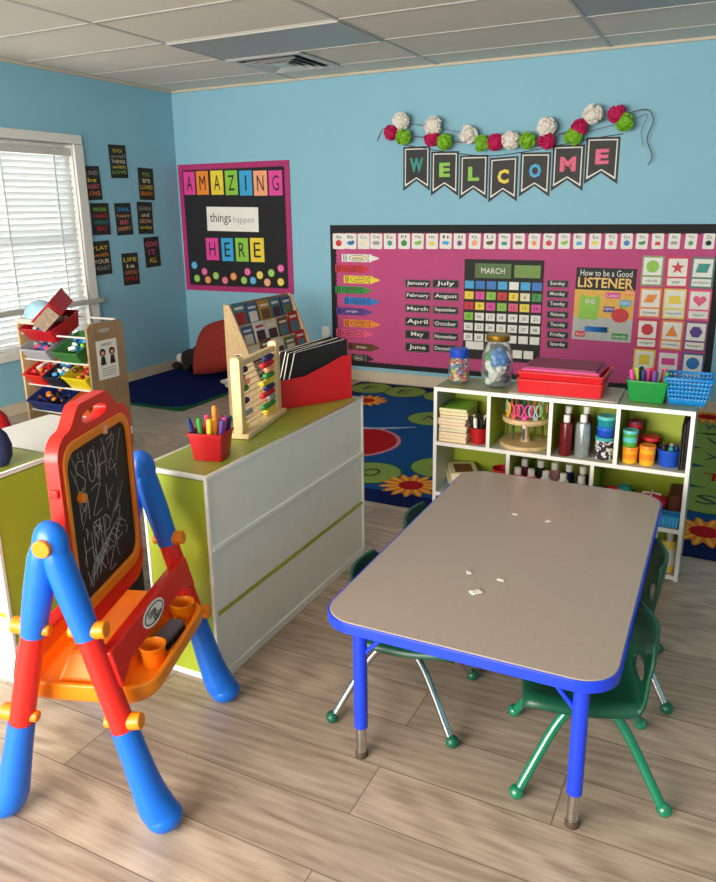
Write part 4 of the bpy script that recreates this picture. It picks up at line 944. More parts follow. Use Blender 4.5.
# compartment 2: scissor caddy
sc = thing('scissor_caddy', (3.905, -2.61, ZA), 'round wooden two tier scissor caddy with a centre post in the shelf', 'caddy')
G().lathe([(.105, 0), (.108, .004), (.108, .014), (.105, .018), (0, .018)], BIRCH, seg=36).build('base', sc)
G().lathe([(.098, .108), (.1, .112), (.1, .124), (.098, .128), (0, .128)], BIRCH, seg=36).build('upper_disc', sc)
G().lathe([(.022, .018), (.016, .04), (.0155, .09), (.02, .108)], BIRCH, seg=20).build('post', sc)
scol = [HOTPINK, C_('grey_grip', '#b5c0c4'), LIME, PEACH, C_('mint_grip', '#8fd0b0'), ORANGE, TEAL, RED, SKY, YELLOW, C_('rose_grip', '#e05a70')]
sn = ['hot pink', 'grey', 'lime', 'peach', 'mint', 'orange', 'teal', 'red', 'sky blue', 'yellow', 'rose']
for i in range(11):
    a = 2 * PI * i / 11 - PI / 2 + .12
    s_ = thing('scissors', T(3.905, -2.61, ZA) @ RZ(a) @ T(.081, 0, .04) @ RZ(PI / 2) @ RX(-.0), '%s handled scissors standing in the round wooden caddy' % sn[i], 'scissors', 'scissors in the round caddy')
    G().prism([(-.004, .0), (.006, .0), (.007, .1), (-.007, .1)], -.001, .001, CHROME, frame((0, 0, 0), (1, 0, 0), (0, 0, 1))).build('blades', s_)
    g = G()
    for q in (-1, 1):
        g.tube([(q * .016 + .0135 * math.cos(b_), 0, .128 + .024 * math.sin(b_)) for b_ in [2 * PI * k / 12 for k in range(13)]], .0034, scol[i], seg=8, smooth=2)
    g.box(-.009, -.003, .088, .009, .003, .106, scol[i]); g.build('handles', s_)
# compartment 3: glitter bottles and a stack of tubs
def bottle(M, r, h, m, lab, grp, cap=PAPER, name='bottle', ch=.022, cr=.55):
    b_ = thing(name, M, lab, 'bottle', grp)
    G().lathe([(r * .94, 0), (r, .004), (r, h * .72), (r * .85, h * .80), (r * cr * .8, h - ch), (r * cr * .8, h - ch * .8), (0, h - ch * .8)], m, seg=20).build('body', b_)
    G().lathe([(r * cr, h - ch), (r * cr, h - .002), (r * cr * .85, h), (0, h)], cap, seg=16).build('cap', b_)
    return b_
GL = mat('glitter_red', '#6a1418', .25, noise=.6, nscale=260); GS = mat('glitter_silver', '#a9b3b5', .25, metal=.5, noise=.4, nscale=260); GM = mat('glitter_mauve', '#7a3a4a', .3, noise=.4, nscale=260)
bottle(T(4.085, -2.675, ZA), .026, .168, GL, 'dark red glitter bottle with white cap, front left in its cubby', 'tall glitter bottles', ch=.03, cr=.5)
bottle(T(4.076, -2.60, ZA), .026, .185, GL, 'dark red glitter bottle with white cap, behind the front red one', 'tall glitter bottles', ch=.03, cr=.5)
bottle(T(4.15, -2.67, ZA), .030, .175, GS, 'silver glitter bottle with white cap beside the patterned tub', 'tall glitter bottles', ch=.03, cr=.45)
bottle(T(4.148, -2.595, ZA), .026, .19, GM, 'mauve glitter bottle with white cap, behind the silver one', 'tall glitter bottles', ch=.03, cr=.5)
spk = mat('black_white_speckle', '#cfc9cc', .5)
spk = bpy.data.materials.new('black_and_white_speckle'); spk.use_nodes = True; nt = spk.node_tree
vo = nt.nodes.new('ShaderNodeTexVoronoi'); vo.inputs['Scale'].default_value = 110; rp = nt.nodes.new('ShaderNodeValToRGB'); rp.color_ramp.interpolation = 'CONSTANT'
rp.color_ramp.elements[1].position = .45; rp.color_ramp.elements[0].color = (.02, .02, .03, 1); rp.color_ramp.elements[1].color = (.75, .68, .72, 1)
tc = nt.nodes.new('ShaderNodeTexCoord'); nt.links.new(tc.outputs['Object'], vo.inputs['Vector']); sv = nt.nodes.new('ShaderNodeSeparateColor'); nt.links.new(vo.outputs['Color'], sv.inputs[0]); nt.links.new(sv.outputs[0], rp.inputs[0]); nt.links.new(rp.outputs[0], nt.nodes['Principled BSDF'].inputs['Base Color'])
def tub(M, r, h, body, lid, name, lab, cat, grp=None, lh=.014):
    b_ = thing(name, M, lab, cat, grp)
    G().lathe([(r * .88, 0), (r * .9, .002), (r * .96, h - lh), (0, h - lh)], body, seg=24).build('body', b_)
    G().lathe([(r * .97, h - lh), (r, h - lh + .001), (r, h - .002), (r * .95, h), (r * .85, h - .001), (0, h - .001)], lid, seg=24).build('lid', b_)
    return b_
TX, TY = 4.236, -2.655
tub(T(TX, TY, ZA), .040, .092, spk, C_('teal_lid', '#3fa8ae', .35), 'bead_jar', 'black and white speckled jar under the blue tubs in its cubby', 'jar')
tub(T(TX, TY, ZA + .0925), .036, .042, C_('blue_tub', '#1c4fc0', .3), C_('blue_lid', '#2a6ad8', .3), 'craft_tub', 'deep blue tub in the middle of the cubby stack', 'tub')
tub(T(TX, TY, ZA + .135), .037, .042, C_('teal_tub', '#1f8f9a', .3), C_('aqua_lid', '#5fc6c8', .3), 'craft_tub', 'teal tub with aqua lid at the top of the cubby stack', 'tub')
# compartment 4: dough tubs, blue pot, folders
YB_ = C_('yellow_tub', '#f2b522', .35); OB = C_('orange_tub', '#f08a1c', .35)
def dtub(x, y, z, r, h, body, lid, lab):
    b_ = tub(T(x, y, z), r, h, body, lid, 'dough_tub', lab, 'tub', 'modelling dough tubs'); 
    G().ring(circ(r * .95, 24), circ(r * .9, 24), 0, h * .32, lid, T(0, 0, h * .28)).build('label_band', b_)
dtub(4.334, -2.665, ZA, .030, .066, YB_, OB, 'yellow dough tub at the bottom of the front stack')
dtub(4.330, -2.665, ZA + .067, .030, .066, C_('green_tub', '#4fa83c', .35), C_('aqua_lid', '#5fc6c8', .3), 'green dough tub with aqua lid on top of the yellow one')
dtub(4.398, -2.665, ZA, .031, .078, YB_, OB, 'yellow dough tub with orange lid beside the blue pot')
dtub(4.335, -2.59, ZA, .029, .08, RED, RED, 'red dough tub at the back under another red one')
dtub(4.337, -2.59, ZA + .081, .029, .07, RED, C_('maroon_print', '#7a2140'), 'red dough tub with dark lid at the back top')
dtub(4.40, -2.585, ZA, .034, .092, C_('brown_tub', '#4a2620', .4), RED, 'dark brown tub behind the yellow one')
pm = T(4.474, -2.64, ZA); pot(pm, .036, .042, .068, C_('blue_tub', '#1c4fc0', .3), 'blue_pot', 'round blue pot of odds and ends beside the black folders', 'pot')
for i, (m, nm) in enumerate(((NAVY, 'navy'), (GREY, 'grey'), (BROWN, 'brown'), (INK, 'black'), (TEAL, 'teal'))):
    a = 2 * PI * i / 5; tag(G().lathe([(.008, 0), (.011, .02), (.011, .07), (.006, .078), (0, .078)], m, seg=12).build('stamp_marker', None, pm @ T(.017 * math.cos(a), .017 * math.sin(a), .004) @ RZ(a) @ RY(.1)), '%s stubby stamp marker in the round blue pot' % nm, 'marker', 'stamp markers in the blue pot')
for i in range(3):
    tag(G().box(-.0025, -.10, 0, .0025, .10, .195 - .012 * i, INK if i != 1 else CHARCOAL).build('thin_folder', None, T(4.533 - .009 * i, -2.59, ZA)), ['outermost thin black folder against the right side of the top cubby', 'middle thin dark folder in the right top cubby', 'innermost thin black folder beside the blue pot'][i], 'folder', 'thin folders in the right cubby')
# row 2, compartment 1
bx = thing('game_box', T(3.628, -2.60, ZB) @ RZ(.5), 'flat boxed game in cream and blue in the middle left cubby', 'box')
G().box(-.065, -.09, 0, .065, .09, .03, SKY).build('tray', bx); G().box(-.067, -.092, .02, .067, .092, .055, CREAM).build('lid', bx)
bx = thing('picture_box', T(3.628, -2.60, ZB + .056) @ RZ(.45), 'cream picture box lying on the boxed game, middle left cubby', 'box')
G().box(-.06, -.08, 0, .06, .08, .03, CREAM).build('body', bx); G().box(-.04, -.06, .03, .04, .05, .031, BROWN).build('picture', bx)
for i in range(3):
    tag(G().ell((0, 0, .014), (.02, .016, .014), CHARCOAL).box(-.004, -.02, .01, .004, .02, .04, GREY).build('small_toy', None, T(3.70 + .03 * i, -2.55 + .03 * (i % 2), ZB + .001)), ['leftmost small dark toy behind the boxes', 'middle small dark toy, slightly forward', 'rightmost small dark toy near the red bowl'][i] + ' in the middle left cubby', 'toy', 'small dark toys')
def bowl(M, r, h, m, name, lab, cat):
    return tag(G().lathe([(r * .55, 0), (r * .85, h * .4), (r, h), (r * 1.03, h), (r * 1.03, h - .004), (r * 1.03, h), (r * .95, h), (r * .8, h * .45), (r * .5, .004), (0, .004)], m, seg=28).build(name, None, M), lab, cat)
bowl(T(3.81, -2.60, ZB), .045, .11, DARKRED, 'red_bowl', 'tall red bowl against the divider of the middle left cubby', 'bowl')
# row 2, compartment 2: paint bottles
pb = [(3.895, -2.675, RED, 'red'), (3.905, -2.60, C_('maroon_print', '#7a2140'), 'maroon'), (3.952, -2.675, C_('vermilion', '#e0442a'), 'orange-red'), (3.972, -2.59, INK, 'black'), (4.013, -2.675, PAPER, 'white'), (4.032, -2.595, C_('mauve_paint', '#c08a90'), 'mauve'), (4.085, -2.675, C_('cream_paint', '#e8dcc8'), 'cream'), (4.092, -2.595, C_('dark_blue', '#16245a'), 'dark blue'), (4.150, -2.60, NAVY, 'navy'), (4.158, -2.675, GREY, 'grey')]
for x, y, m, nm in pb: bottle(T(x, y, ZB), .023, .150 if y < -2.65 else .165, m, '%s paint bottle with white cap in the middle cubby row' % nm, 'paint bottles', ch=.03, cr=.62)
# row 2, compartment 3
bowl(T(4.30, -2.62, ZB), .07, .085, DGREEN, 'green_bowl', 'green bowl heaped with toys in the lower right cubby', 'bowl')
tag(G().ell((0, 0, .012), (.055, .05, .02), C_('orange_print', '#ef8a2a')).ell((.02, .01, .025), (.03, .03, .02), TEAL).ell((-.025, -.01, .02), (.025, .022, .018), RED).build('toy_food', None, T(4.30, -2.62, ZB + .072)), 'orange, red and teal toy food heaped in the green bowl', 'toy food', kind='stuff')
bowl(T(4.425, -2.635, ZB), .06, .075, RED, 'toy_pot', 'round red toy pot with a domed lid in the lower right cubby', 'toy pot')
lidm = G().cyl((0, 0, .074), (0, 0, .076), .06, .06, RED).build('lid', [o for o in bpy.data.objects if o.name == 'toy_pot'][0])
G().lathe([(.062, .076), (.055, .09), (.03, .102), (0, .106)], RED, seg=28).build('lid_dome', lidm); G().box(-.035, -.004, .1, .035, .004, .108, PAPER).box(-.004, -.035, .1, .004, .035, .108, PAPER).build('cross', lidm)
tag(G().prism(rrect(.05, .15, .01, 3), 0, .11, mat('brown_box', '#5a2a1c', .6)).build('brown_box', None, T(4.512, -2.57, ZB + .0), bevel=.003), 'reddish brown box behind the blue basket in the lower right cubby', 'box')
def basket(M, wb, db, wt, dt, h, m, name, lab, cat='basket'):
    t = thing(name, M, lab, cat)
    open_box(G(), wb, db, wt, dt, h, m, rim=.003).build('body', t)
    g = G()
    return t
bs = basket(T(4.50, -2.685, ZB), .075, .045, .085, .055, .05, C_('sky_basket', '#2b9be0', .35), 'small_basket', 'small ribbed sky blue basket at the front right of the shelf')
g = G()
for k in range(6): g.box(-.032 + .012 * k, -.0285, .006, -.028 + .012 * k, -.0225, .042, C_('sky_basket_rib', '#57b8f0', .35))
g.build('ribs', bs)
# row 3 right: glue and cleaning bottles
bb1 = bottle(T(4.512, -2.675, ZC), .026, .165, C_('glue_yellow', '#ecd05a', .4), 'yellow bottle with white neck at the bottom right of the shelf', 'bottles on the bottom shelf', ch=.05, cr=.5)
G().lathe([(.0265, .03), (.0265, .1)], PAPER, seg=20).build('paper_label', bb1)
bb1b = bottle(T(4.455, -2.675, ZC), .022, .16, INK, 'black bottle with white cap beside the yellow bottle', 'bottles on the bottom shelf', ch=.03, cr=.55)
# ---- on top of the shelf
jar = thing('candy_jar', (3.598, -2.60, SHH + .002), 'small clear jar with blue lid full of coloured pompoms', 'jar')
def jarbody(r, h, neck, seg=28): return [(r * .8, 0), (r, .008), (r, h * .55), (r * .93, h * .78), (neck, h * .9), (neck, h)]
prof = jarbody(.045, .125, .036)
G().lathe(prof + [(p[0] - .002, max(.003, p[1])) for p in prof[::-1]] + [(0, .003)], GLASS, seg=28).build('glass_body', jar)
G().lathe([(.040, .113), (.041, .116), (.041, .145), (.036, .15), (0, .15)], C_('blue_lid_dark', '#1a44b8', .35), seg=28).build('lid', jar)
fz = [RED, YELLOW, PAPER, ORANGE, HOTPINK, SKY, PURPLE]
g = G()
for k in range(170):
    a = random.uniform(0, 2 * PI); r_ = .034 * math.sqrt(random.random()); g.ell((r_ * math.cos(a), r_ * math.sin(a), random.uniform(.01, .098)), .0085, fz[k % 7], seg=8, rings=5)
o = g.build('craft_pompoms', None, T(3.598, -2.60, SHH + .002)); tag(o, 'red, yellow and white craft pompoms filling the blue lidded jar', 'pompoms', kind='stuff')
jr = thing('glass_jar', (3.768, -2.605, SHH + .002), 'large glass jar with gold lid full of blue, green and white wads', 'jar')
prof = [(.045, 0), (.06, .01), (.066, .06), (.064, .13), (.05, .175), (.044, .185), (.044, .2)]
G().lathe(prof + [(p[0] - .0025, max(.004, p[1])) for p in prof[::-1]] + [(0, .004)], GLASS, seg=32).build('glass_body', jr)
G().lathe([(.048, .195), (.05, .198), (.05, .218), (.046, .222), (0, .222)], BRASS, seg=32).build('lid', jr)
g = G()
for k in range(95):
    a = random.uniform(0, 2 * PI); r_ = .043 * math.sqrt(random.random()); z_ = random.uniform(.018, .16)
    c_ = PAPER if (math.sin(a) < .2 and z_ < .10) else (DGREEN if math.cos(a) < -.2 else NAVY if z_ < .05 else BLUE)
    if z_ > .13: r_ *= .7
    g.ell((r_ * math.cos(a), r_ * math.sin(a), z_), (random.uniform(.012, .017),) * 3, c_, seg=10, rings=7)
tag(g.build('tissue_wads', None, T(3.768, -2.605, SHH + .002)), 'white, blue and green wads filling the gold lidded glass jar', 'wads', kind='stuff')
ps = tag(G().prism(rrect(.43, .25, .004, 1), 0, .004, mat('newsprint', '#b9b3ac', .7, noise=.2, nscale=90)).build('paper_sheets', None, T(4.06, -2.585, SHH + .0015) @ RZ(.02)), 'flat grey paper sheets under the red trays on the shelf', 'paper')
TR = mat('red_tray', '#d8232a', .32, noise=.02)
zt = SHH + .0062
for i, hh in enumerate((.058, .030)):
    tt = open_box(G(), .325, .22, .335, .235, hh, TR, rim=.003).build('red_tray', None, T(4.045 + .004 * i, -2.58, zt) @ RZ(.03 - .03 * i)); tag(tt, ['deep lower', 'shallow upper'][i] + ' red plastic tray of the stack on the shelf', 'tray', 'stacked red trays'); zt += hh + .0005
stk = [(DARKRED, 'red'), (HOTPINK, 'bright magenta'), (C_('plum_paper', '#a02a6e'), 'plum'), (C_('maroon_folder', '#8a1f4a'), 'maroon')]
for i, (m, nm) in enumerate(stk):
    tag(G().box(-.16 + .008 * i, -.105, 0, .155 - .006 * i, .10, .005, m).build('paper_folder', None, T(4.045, -2.578, zt - .0015) @ RZ(.03 * (i % 2) - .01)), '%s paper folder, %s on the red trays' % (nm, ['lowest of four', 'second of four from below', 'third of four from below', 'topmost of four']  [i]), 'folder', 'folders on the red trays'); zt += .0052
gb = basket(T(4.375, -2.60, SHH + .002) @ RZ(-.03), .125, .10, .15, .125, .085, C_('green_basket', '#168a3a', .35), 'green_basket', 'solid green plastic basket of markers on top of the shelf')
gm = [(HOTPINK, 'pink at the left end'), (C_('lime_marker', '#c8dc50'), 'yellow-green'), (INK, 'black'), (NAVY, 'navy'), (HOTPINK, 'pink at the right end, leaning'), (RED, 'red'), (PURPLE, 'purple'), (GREY, 'grey'), (ROSE, 'rose'), (DGREEN, 'green')]
for i, (m, nm) in enumerate(gm):
    x = -.052 + .0115 * i; marker(T(4.375, -2.60, SHH + .002) @ T(x * .9, -.02 + .022 * (i % 3), .006) @ RY((x * 3.2)) @ RX(.12 - .1 * (i % 3)), m, m, '%s marker in the green basket on the shelf' % nm, 'markers in the green basket', L=.118)
bb2 = thing('perforated_basket', T(4.517, -2.585, SHH + .002) @ RZ(.03), 'bright blue perforated plastic basket on the right end of the shelf', 'basket')
BP = C_('azure_basket', '#0f7fc8', .3)
wb_, db_, wt_, dt_, h_ = .125, .11, .165, .14, .105
def wall(c0, c1, t0, t1):
    c0, c1, t0, t1 = map(Vector, (c0, c1, t0, t1)); nu, nv = 23, 13
    return G().grid(lambda u, v: c0.lerp(c1, u).lerp(t0.lerp(t1, u), v), nu, nv, BP, skip=lambda u, v: int(u * nu) % 2 == 1 and int(v * nv) % 2 == 1 and .12 < v < .9)
cs = [(-1, -1), (1, -1), (1, 1), (-1, 1)]
for k in range(4):
    a, b = cs[k], cs[(k + 1) % 4]
    wall((a[0] * wb_ / 2, a[1] * db_ / 2, .0025), (b[0] * wb_ / 2, b[1] * db_ / 2, .0025), (a[0] * wt_ / 2, a[1] * dt_ / 2, h_), (b[0] * wt_ / 2, b[1] * dt_ / 2, h_)).build('perforated_side', bb2, solid=.0025)
G().box(-wb_ / 2, -db_ / 2, 0, wb_ / 2, db_ / 2, .0025, BP).build('bottom', bb2)
G().ring(rrect(wt_ + .01, dt_ + .01, .012, 3), rrect(wt_ - .004, dt_ - .004, .01, 3), h_ - .008, h_ + .002, BP).build('rim', bb2, bevel=.001)

# ------------------------------------------------------------------ book display rack
RM = frame((1.675, -1.03, 0), (0, 1, 0), (-1, 0, 0))     # local x along the back wall distance, local -y faces the room
rk = thing('book_rack', RM, 'sloping birch book display rack filled with picture books', 'book rack')
for s in (-1, 1):
    P = [(.18, 0), (-.175, 0), (-.175, .11), (.135, .80), (.18, .80)]
    G().prism([(a, b) for a, b in P], -.009, .009, BIRCH, frame((s * .40, 0, 0), (0, 1, 0), (0, 0, 1))).build('side_panel', rk, bevel=.002)
G().cbox((-.4095, 0, 0), (.002, .05, .03), PAPER, T(0, .08, .45)).build('white_plate', rk)
G().cbox((-.411, 0, 0), (.002, .036, .010), INK, T(0, .08, .454)).build('black_slot', rk)
tiers = 5
for k in range(tiers):
    y0_ = -.155 + .058 * k; z0_ = .075 + .135 * k
    G().box(-.391, y0_, z0_, .391, y0_ + .05, z0_ + .012, BIRCH).build('ledge', rk)
    G().box(-.391, y0_ - .006, z0_, .391, y0_ + .002, z0_ + .04, BIRCH).build('lip', rk)
    G().prism([(y0_ + .044, z0_ + .012), (y0_ + .052, z0_ + .012), (y0_ + .088, z0_ + .165), (y0_ + .080, z0_ + .165)], -.391, .391, BROWNW, frame((0, 0, 0), (0, 1, 0), (0, 0, 1)) @ Matrix.Identity(4)).build('back_board', rk)
G().box(-.391, .15, .74, .391, .165, .80, BROWNW).build('top_rail', rk)
bcols = [C_('book_blue', '#2d5f8a'), C_('book_gold', '#b98a2c'), C_('book_teal', '#3a7a86'), C_('book_cream', '#d9cfb8'), C_('book_pale', '#e4dfd2'), C_('book_red', '#b02a24'), C_('book_brown', '#6a4a2c'), C_('book_green', '#5d7a3c'), C_('book_dark', '#2f2a2c'), C_('book_rose', '#a85a5e')]
bnm = ['blue', 'gold', 'teal', 'cream', 'white', 'red', 'brown', 'green', 'dark', 'rose']
order = [[9, 6, 3, 8, 1], [7, 3, 2, 9, 8], [3, 6, 3, 7, 5], [0, 4, 3, 6, 5], [2, 0, 1, 2, 0]]
tn = ['bottom', 'second lowest', 'middle', 'second highest', 'top']; pn_ = ['nearest the viewer', 'second from the viewer', 'central', 'fourth from the viewer', 'farthest from the viewer']
for k in range(tiers):
    for j in range(5):
        m = order[k][j]; w_ = random.uniform(.12, .145); h_ = random.uniform(.15, .185)
        x = -.312 + .155 * j + random.uniform(-.004, .004); y0_ = -.155 + .058 * k; z0_ = .0875 + .135 * k
        M = RM @ T(x, y0_ + .018, z0_) @ RX(-.23)
        b_ = G().box(-w_ / 2, -.005, 0, w_ / 2, .005, h_, bcols[m]).build('picture_book', None, M); tag(b_, '%s picture book on the %s tier of the rack, %s' % (bnm[m], tn[k], pn_[j]), 'book', 'picture books on the display rack')
        G().box(-w_ * .38, -.0058, h_ * .18, w_ * .38, -.005, h_ * .62, bcols[(m + 3 + j) % 10]).build('cover_picture', b_)
        G().box(-w_ * .36, -.0058, h_ * .74, w_ * .36, -.005, h_ * .84, bcols[4 if m != 4 else 5]).build('title_band', b_)

# ------------------------------------------------------------------ corner: red floor cushion and plush toy
CU = mat('brick_red_fabric', '#a83226', .9, noise=.12, nscale=40, bump=.4)
def cushion(w, d, h, lean):
    g = G()
    def f(u, v, s):
        x, y = 2 * u - 1, 2 * v - 1; e = (1 - abs(x) ** 2.6) ** .5 * (1 - abs(y) ** 2.6) ** .5 if abs(x) < 1 and abs(y) < 1 else 0
        return Vector((x * w / 2 * (1 - .08 * y * y), y * d / 2 * (1 - .08 * x * x), s * e * h / 2))
    g.grid(lambda u, v: f(u, v, 1), 18, 18, CU); g.grid(lambda u, v: f(u, v, -1), 18, 18, CU)
    return g
cu = cushion(.62, .52, .22, 0).build('floor_cushion', None, frame((.62, -.33, .272), (.93, -.1, .22), (-.15, .55, .75)), sharp=3); tag(cu, 'large brick red floor cushion leaning behind the book rack', 'cushion')
pl_ = thing('plush_toy', (.20, -.20, .0095), 'black and white plush animal lying in the room corner by the red cushion', 'plush toy')
PW = mat('white_plush', '#d8d0c4', .95, noise=.1, bump=.6, nscale=80); PBk = mat('black_plush', '#231d1c', .95, noise=.2, bump=.6, nscale=80); PRd = mat('maroon_plush', '#5a1c1c', .95, noise=.2)
G().ell((.02, 0, .1), (.16, .11, .09), PBk).build('body', pl_)
G().ell((.14, .02, .15), (.085, .075, .07), PW).build('head', pl_); G().ell((-.11, -.04, .10), (.05, .05, .045), PW).build('white_patch', pl_)
G().ell((.08, .0, .2), (.07, .03, .02), PBk).ell((.2, -.04, .17), (.02, .03, .03), PBk).build('ear', pl_)
for x, y in ((-.13, -.09), (.0, -.11), (.12, -.09)): G().ell((x, y, .035), (.045, .045, .034), PRd if x > 0 else PBk).build('paw', pl_)
SN = ['white toy piece on the navy rug edge, left of two', 'white and blue toy piece at the rack, right of two']
for i, (x, y) in enumerate(((.86, -.62), (.98, -.72))):
    tag(G().ell((0, 0, .02), (.05, .03, .02), PW).ell((.02, 0, .035), (.02, .018, .015), PAPER if i == 0 else SKY).build('toy_piece', None, T(x, y, .01)), SN[i], 'toy')

# ------------------------------------------------------------------ toy organiser with tilted bins, left wall
ox0, ox1, oy0, oy1, OH = .715, 1.30, -2.495, -2.20, .80
og = thing('toy_organizer', ((ox0 + ox1) / 2, (oy0 + oy1) / 2, 0), 'wooden toy organiser with rows of tilted plastic bins under the window', 'toy organiser')
ocx, ocy = (ox0 + ox1) / 2, (oy0 + oy1) / 2
for x in (ox0, ox1 - .016):
    P = [(oy0 - ocy, 0), (oy1 - ocy, 0), (oy1 - ocy, OH - .03), (oy1 - ocy - .03, OH), (oy0 - ocy + .03, OH), (oy0 - ocy, OH - .03)]
    g = G(); g.prism(P, -.008, .008, BROWNW if x > 1 else BIRCH, frame((x + .008 - ocx, 0, 0), (0, 1, 0), (0, 0, 1))); pn2 = g.build('end_panel', og, bevel=.003)
    if x > 1:
        G().prism(circ(1, 20, 0, 0, .045, .012), .008, .0092, C_('pale_slot', '#b5b0a6'), frame((x + .008 - ocx, -.01, OH - .05), (0, 1, 0), (0, 0, 1))).build('hand_slot', pn2)
        q = G().cbox((0, 0, .0088), (.165, .235, .0012), PAPER, frame((x + .008 - ocx, -.005, OH - .225), (0, 1, 0), (0, 0, 1))).build('picture_label', pn2)
        g = G(); FQ = frame((x + .008 - ocx, -.005, OH - .225), (0, 1, 0), (0, 0, 1))
        for a_ in (-.038, .038):
            g.prism(circ(.024, 14, a_, .045), .0095, .0102, INK, FQ).prism([(a_ - .014, .02), (a_ + .014, .02), (a_ + .022, -.03), (a_ - .022, -.03)], .0095, .0102, CHARCOAL, FQ)
            g.prism(circ(.013, 12, a_, .041), .0103, .0108, PEACH, FQ)
        for r_ in range(4): g.box(-.055, -.055 - .014 * r_, .0095, .055, -.051 - .014 * r_, .0102, GREY, FQ)
        g.build('picture', q)
        G().text('HANDS', .08, .016, INK, FQ @ T(0, .092, .0101)).build('lettering', q)
        for k in range(3): G().cyl((x + .016 - ocx, -.04 + .04 * k, OH - .43), (x + .0185 - ocx, -.04 + .04 * k, OH - .43), .007, .007, C_('bolt_cap', '#8a8378')).build('bolt', pn2)
RW = mat('white_rod', '#d9d6d0', .35)
tz = [.735, .575, .415, .25]
for z in tz:
    for yy, dz in ((oy0 + .03, 0), (oy1 - .05, .085)):
        G().cyl((ox0 + .01 - ocx, yy - ocy, z + dz - .02), (ox1 - .01 - ocx, yy - ocy, z + dz - .02), .0065, .0065, RW, seg=12).build('rail', og)
def bin_(x, k, w, m, nm, fill, lift=0, rz=0):
    M = T(x, oy0 + .125, tz[k] + .012 + lift) @ RZ(rz) @ RX(math.radians(22))
    b_ = open_box(G(), w * .86, .20, w, .25, .095, m, rim=.004, th=.003).build('toy_bin', None, M); tag(b_, nm, 'bin', 'plastic bins in the toy organiser')
    if fill:
        g = G(); rnd = random.Random(int(x * 100) + k)
        for q in range(34):
            c = fill[q % len(fill)]; px, py, pz = rnd.uniform(-.34, .34) * w, rnd.uniform(-.085, .085), rnd.uniform(.03, .095)
            if q % 2: g.ell((px, py, pz), (rnd.uniform(.012, .026), rnd.uniform(.01, .022), rnd.uniform(.01, .018)), c, seg=8, rings=6)
            else: g.cbox((0, 0, 0), (rnd.uniform(.02, .045), .02, .018), c, T(px, py, pz) @ RZ(rnd.uniform(0, 3)) @ RX(rnd.uniform(0, 2)))
        o = g.build('small_toys', None, M @ T(0, 0, .002)); tag(o, fill_lab[nm], 'toys', kind='stuff')
fill_lab = {}
CLR = mat('clear_grey_bin', '#a9adb5', .3, noise=.05)
def B(x, k, w, m, nm, fill, fl, **kw): fill_lab[nm] = fl; bin_(x, k, w, m, nm, fill, **kw)
B(.90, 0, .27, DARKRED, 'wide deep red bin, top row left, below the tilted red one', [PAPER, BLUE, PINK], 'mixed toys in the wide red bin of the top row', lift=-.035)
B(.855, 1, .22, CLR, 'grey bin of pastel toys in the second row, left', [BLUE, PEACH, PURPLE, GREY, ROSE, NAVY], 'blue, peach and purple toys in the grey second row bin')
B(1.12, 1, .20, C_('green_bin', '#3a7a3c', .4), 'green bin in the second row, right', [BLUE, LIME, SKY, DGREEN, PAPER], 'blue and green toys in the green second row bin')
B(.825, 2, .16, REDP, 'bright red bin in the third row, left', [ORANGE, RED, PAPER], 'orange and red toys in the bright red bin')
B(.985, 2, .14, C_('black_bin', '#1d2130', .4), 'black bin of small blue toys in the third row, middle', [NAVY, BLUE, SKY, PAPER, ORANGE, INK], 'dark and blue small toys in the black bin')
B(1.175, 2, .19, C_('yellow_bin', '#e6d21e', .35), 'bright yellow bin in the third row, right', [BROWN, RED, ORANGE], 'brown and red toys in the yellow bin', lift=.01)
B(.90, 3, .30, C_('navy_bin', '#17307a', .4), 'navy blue bin in the lowest row', [NAVY, BROWN, CHARCOAL, ORANGE], 'dark and brown toys in the navy bin')
B(1.17, 3, .18, C_('orange_bin', '#e6702a', .4), 'orange bin in the lowest row, right', [ORANGE, PAPER, PINK], 'orange and pink toys in the lowest orange bin')
tb = open_box(G(), .15, .22, .17, .25, .10, DARKRED, rim=.004).build('tipped_bin', None, T(1.0, -2.40, .828) @ RZ(.25) @ RY(-.72) @ RX(.35)); tag(tb, 'dark red bin tipped on its side on top of the toy organiser', 'bin')
tag(G().cbox((-.004, -.133, .047), (.150, .006, .082), mat('beige_card', '#9a8470', .8, noise=.3, nscale=60)).build('cardboard_sheet', None, T(1.0, -2.40, .828) @ RZ(.25) @ RY(-.72) @ RX(.35)), 'beige printed card leaning against the near side of the tipped red bin', 'cardboard')
tag(G().lathe([(.1, 0), (.098, .03), (.08, .07), (.045, .095), (0, .105)], mat('pale_blue_plastic', '#a9d4e6', .25, noise=.15, nscale=20), None, 24, 1.1, .9).build('plastic_dome', None, T(.80, -2.37, .806)), 'pale blue translucent plastic dome on top of the toy organiser', 'toy')
tag(G().box(-.11, -.11, 0, .11, .11, .03, mat('pale_card', '#d6c9bd', .7)).build('flat_box', None, T(.80, -2.37, .7755)), 'flat pale box under the plastic dome on the toy organiser', 'box')
rt = thing('red_toy_bag', (.86, -2.86, 0), 'red and yellow toy bag with a face sticker at the left edge', 'toy bag')
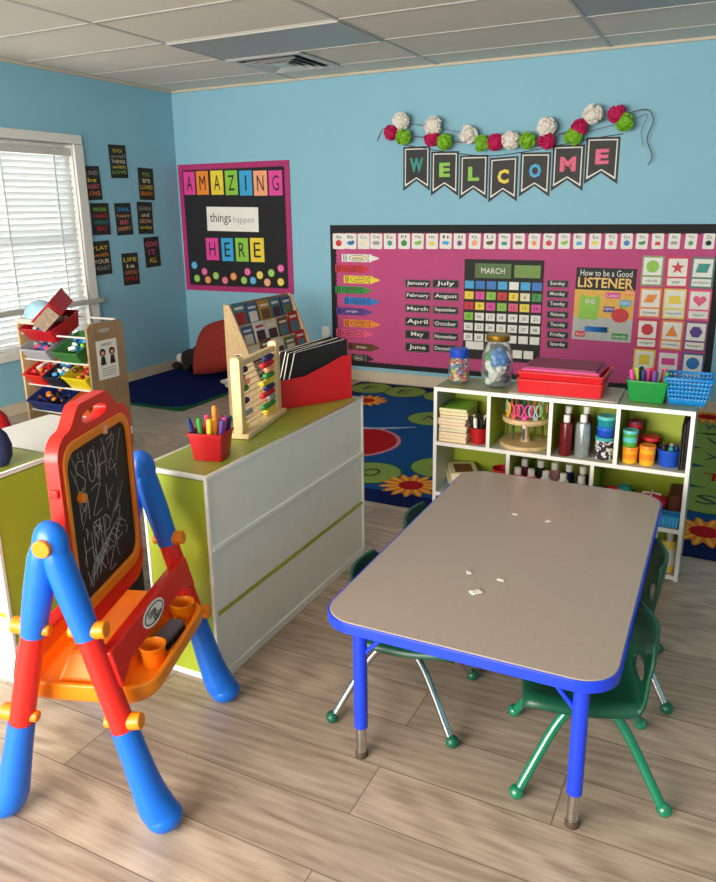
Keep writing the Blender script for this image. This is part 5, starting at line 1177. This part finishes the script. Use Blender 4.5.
G().lathe([(.10, 0), (.13, .04), (.125, .2), (.09, .3), (.05, .34), (0, .345)], DARKRED, None, 20, 1, .8).build('body', rt)
G().prism(circ(.035, 16), 0, .003, CREAM, frame((.095, -.075, .2), (.75, .6, 0), (0, 0, 1))).build('sticker', rt)
G().box(-.05, -.115, .08, .05, -.09, .14, YELLOW).build('patch', rt)
G().tube([(-.06, 0, .3), (-.05, 0, .38), (.05, 0, .38), (.06, 0, .3)], .012, REDP).build('handle', rt)
# ------------------------------------------------------------------ light and camera
w = bpy.data.worlds.new('sky'); scene.world = w; w.use_nodes = True
w.node_tree.nodes['Background'].inputs['Color'].default_value = (.86, .92, 1, 1); w.node_tree.nodes['Background'].inputs['Strength'].default_value = 1.6
def area(name, M, sx, sy, e, col):
    l = bpy.data.lights.new(name, 'AREA'); l.shape = 'RECTANGLE'; l.size = sx; l.size_y = sy; l.energy = e; l.color = col
    o = bpy.data.objects.new(name, l); COL.objects.link(o); o.matrix_world = M
area('daylight_behind', frame((2.4, -D - .2, 1.35), (-1, 0, 0), (0, 0, 1)) @ RY(PI), 3.7, 1.6, 370, (1, .93, .84))
area('daylight_left', frame((-.3, -1.85, 1.3), (0, 1, 0), (0, 0, 1)) @ RY(PI), 1.5, 1.6, 32, (.95, .97, 1))
cam = bpy.data.cameras.new('camera'); co = bpy.data.objects.new('camera', cam); COL.objects.link(co); scene.camera = co
R_ = Vector((0.89501624, 0.44582905, -0.01350498)); U_ = Vector((-0.10781665, 0.24562704, 0.96334985)); F_ = Vector((-0.43280654, 0.8607577, -0.26790798))
M = Matrix((R_, U_, -F_)).transposed().to_4x4(); M.translation = (4.63977, -5.65467, 1.43036); co.matrix_world = M
cam.sensor_fit = 'VERTICAL'; cam.sensor_height = 24; cam.lens = 750.82 / 882 * 24; cam.shift_y = -(441 - 416.708) / 882; cam.clip_start = .05
vs = scene.view_settings; vs.view_transform = 'Standard'; vs.look = 'None'; vs.gamma = 1; vs.use_curve_mapping = False; vs.exposure = 0
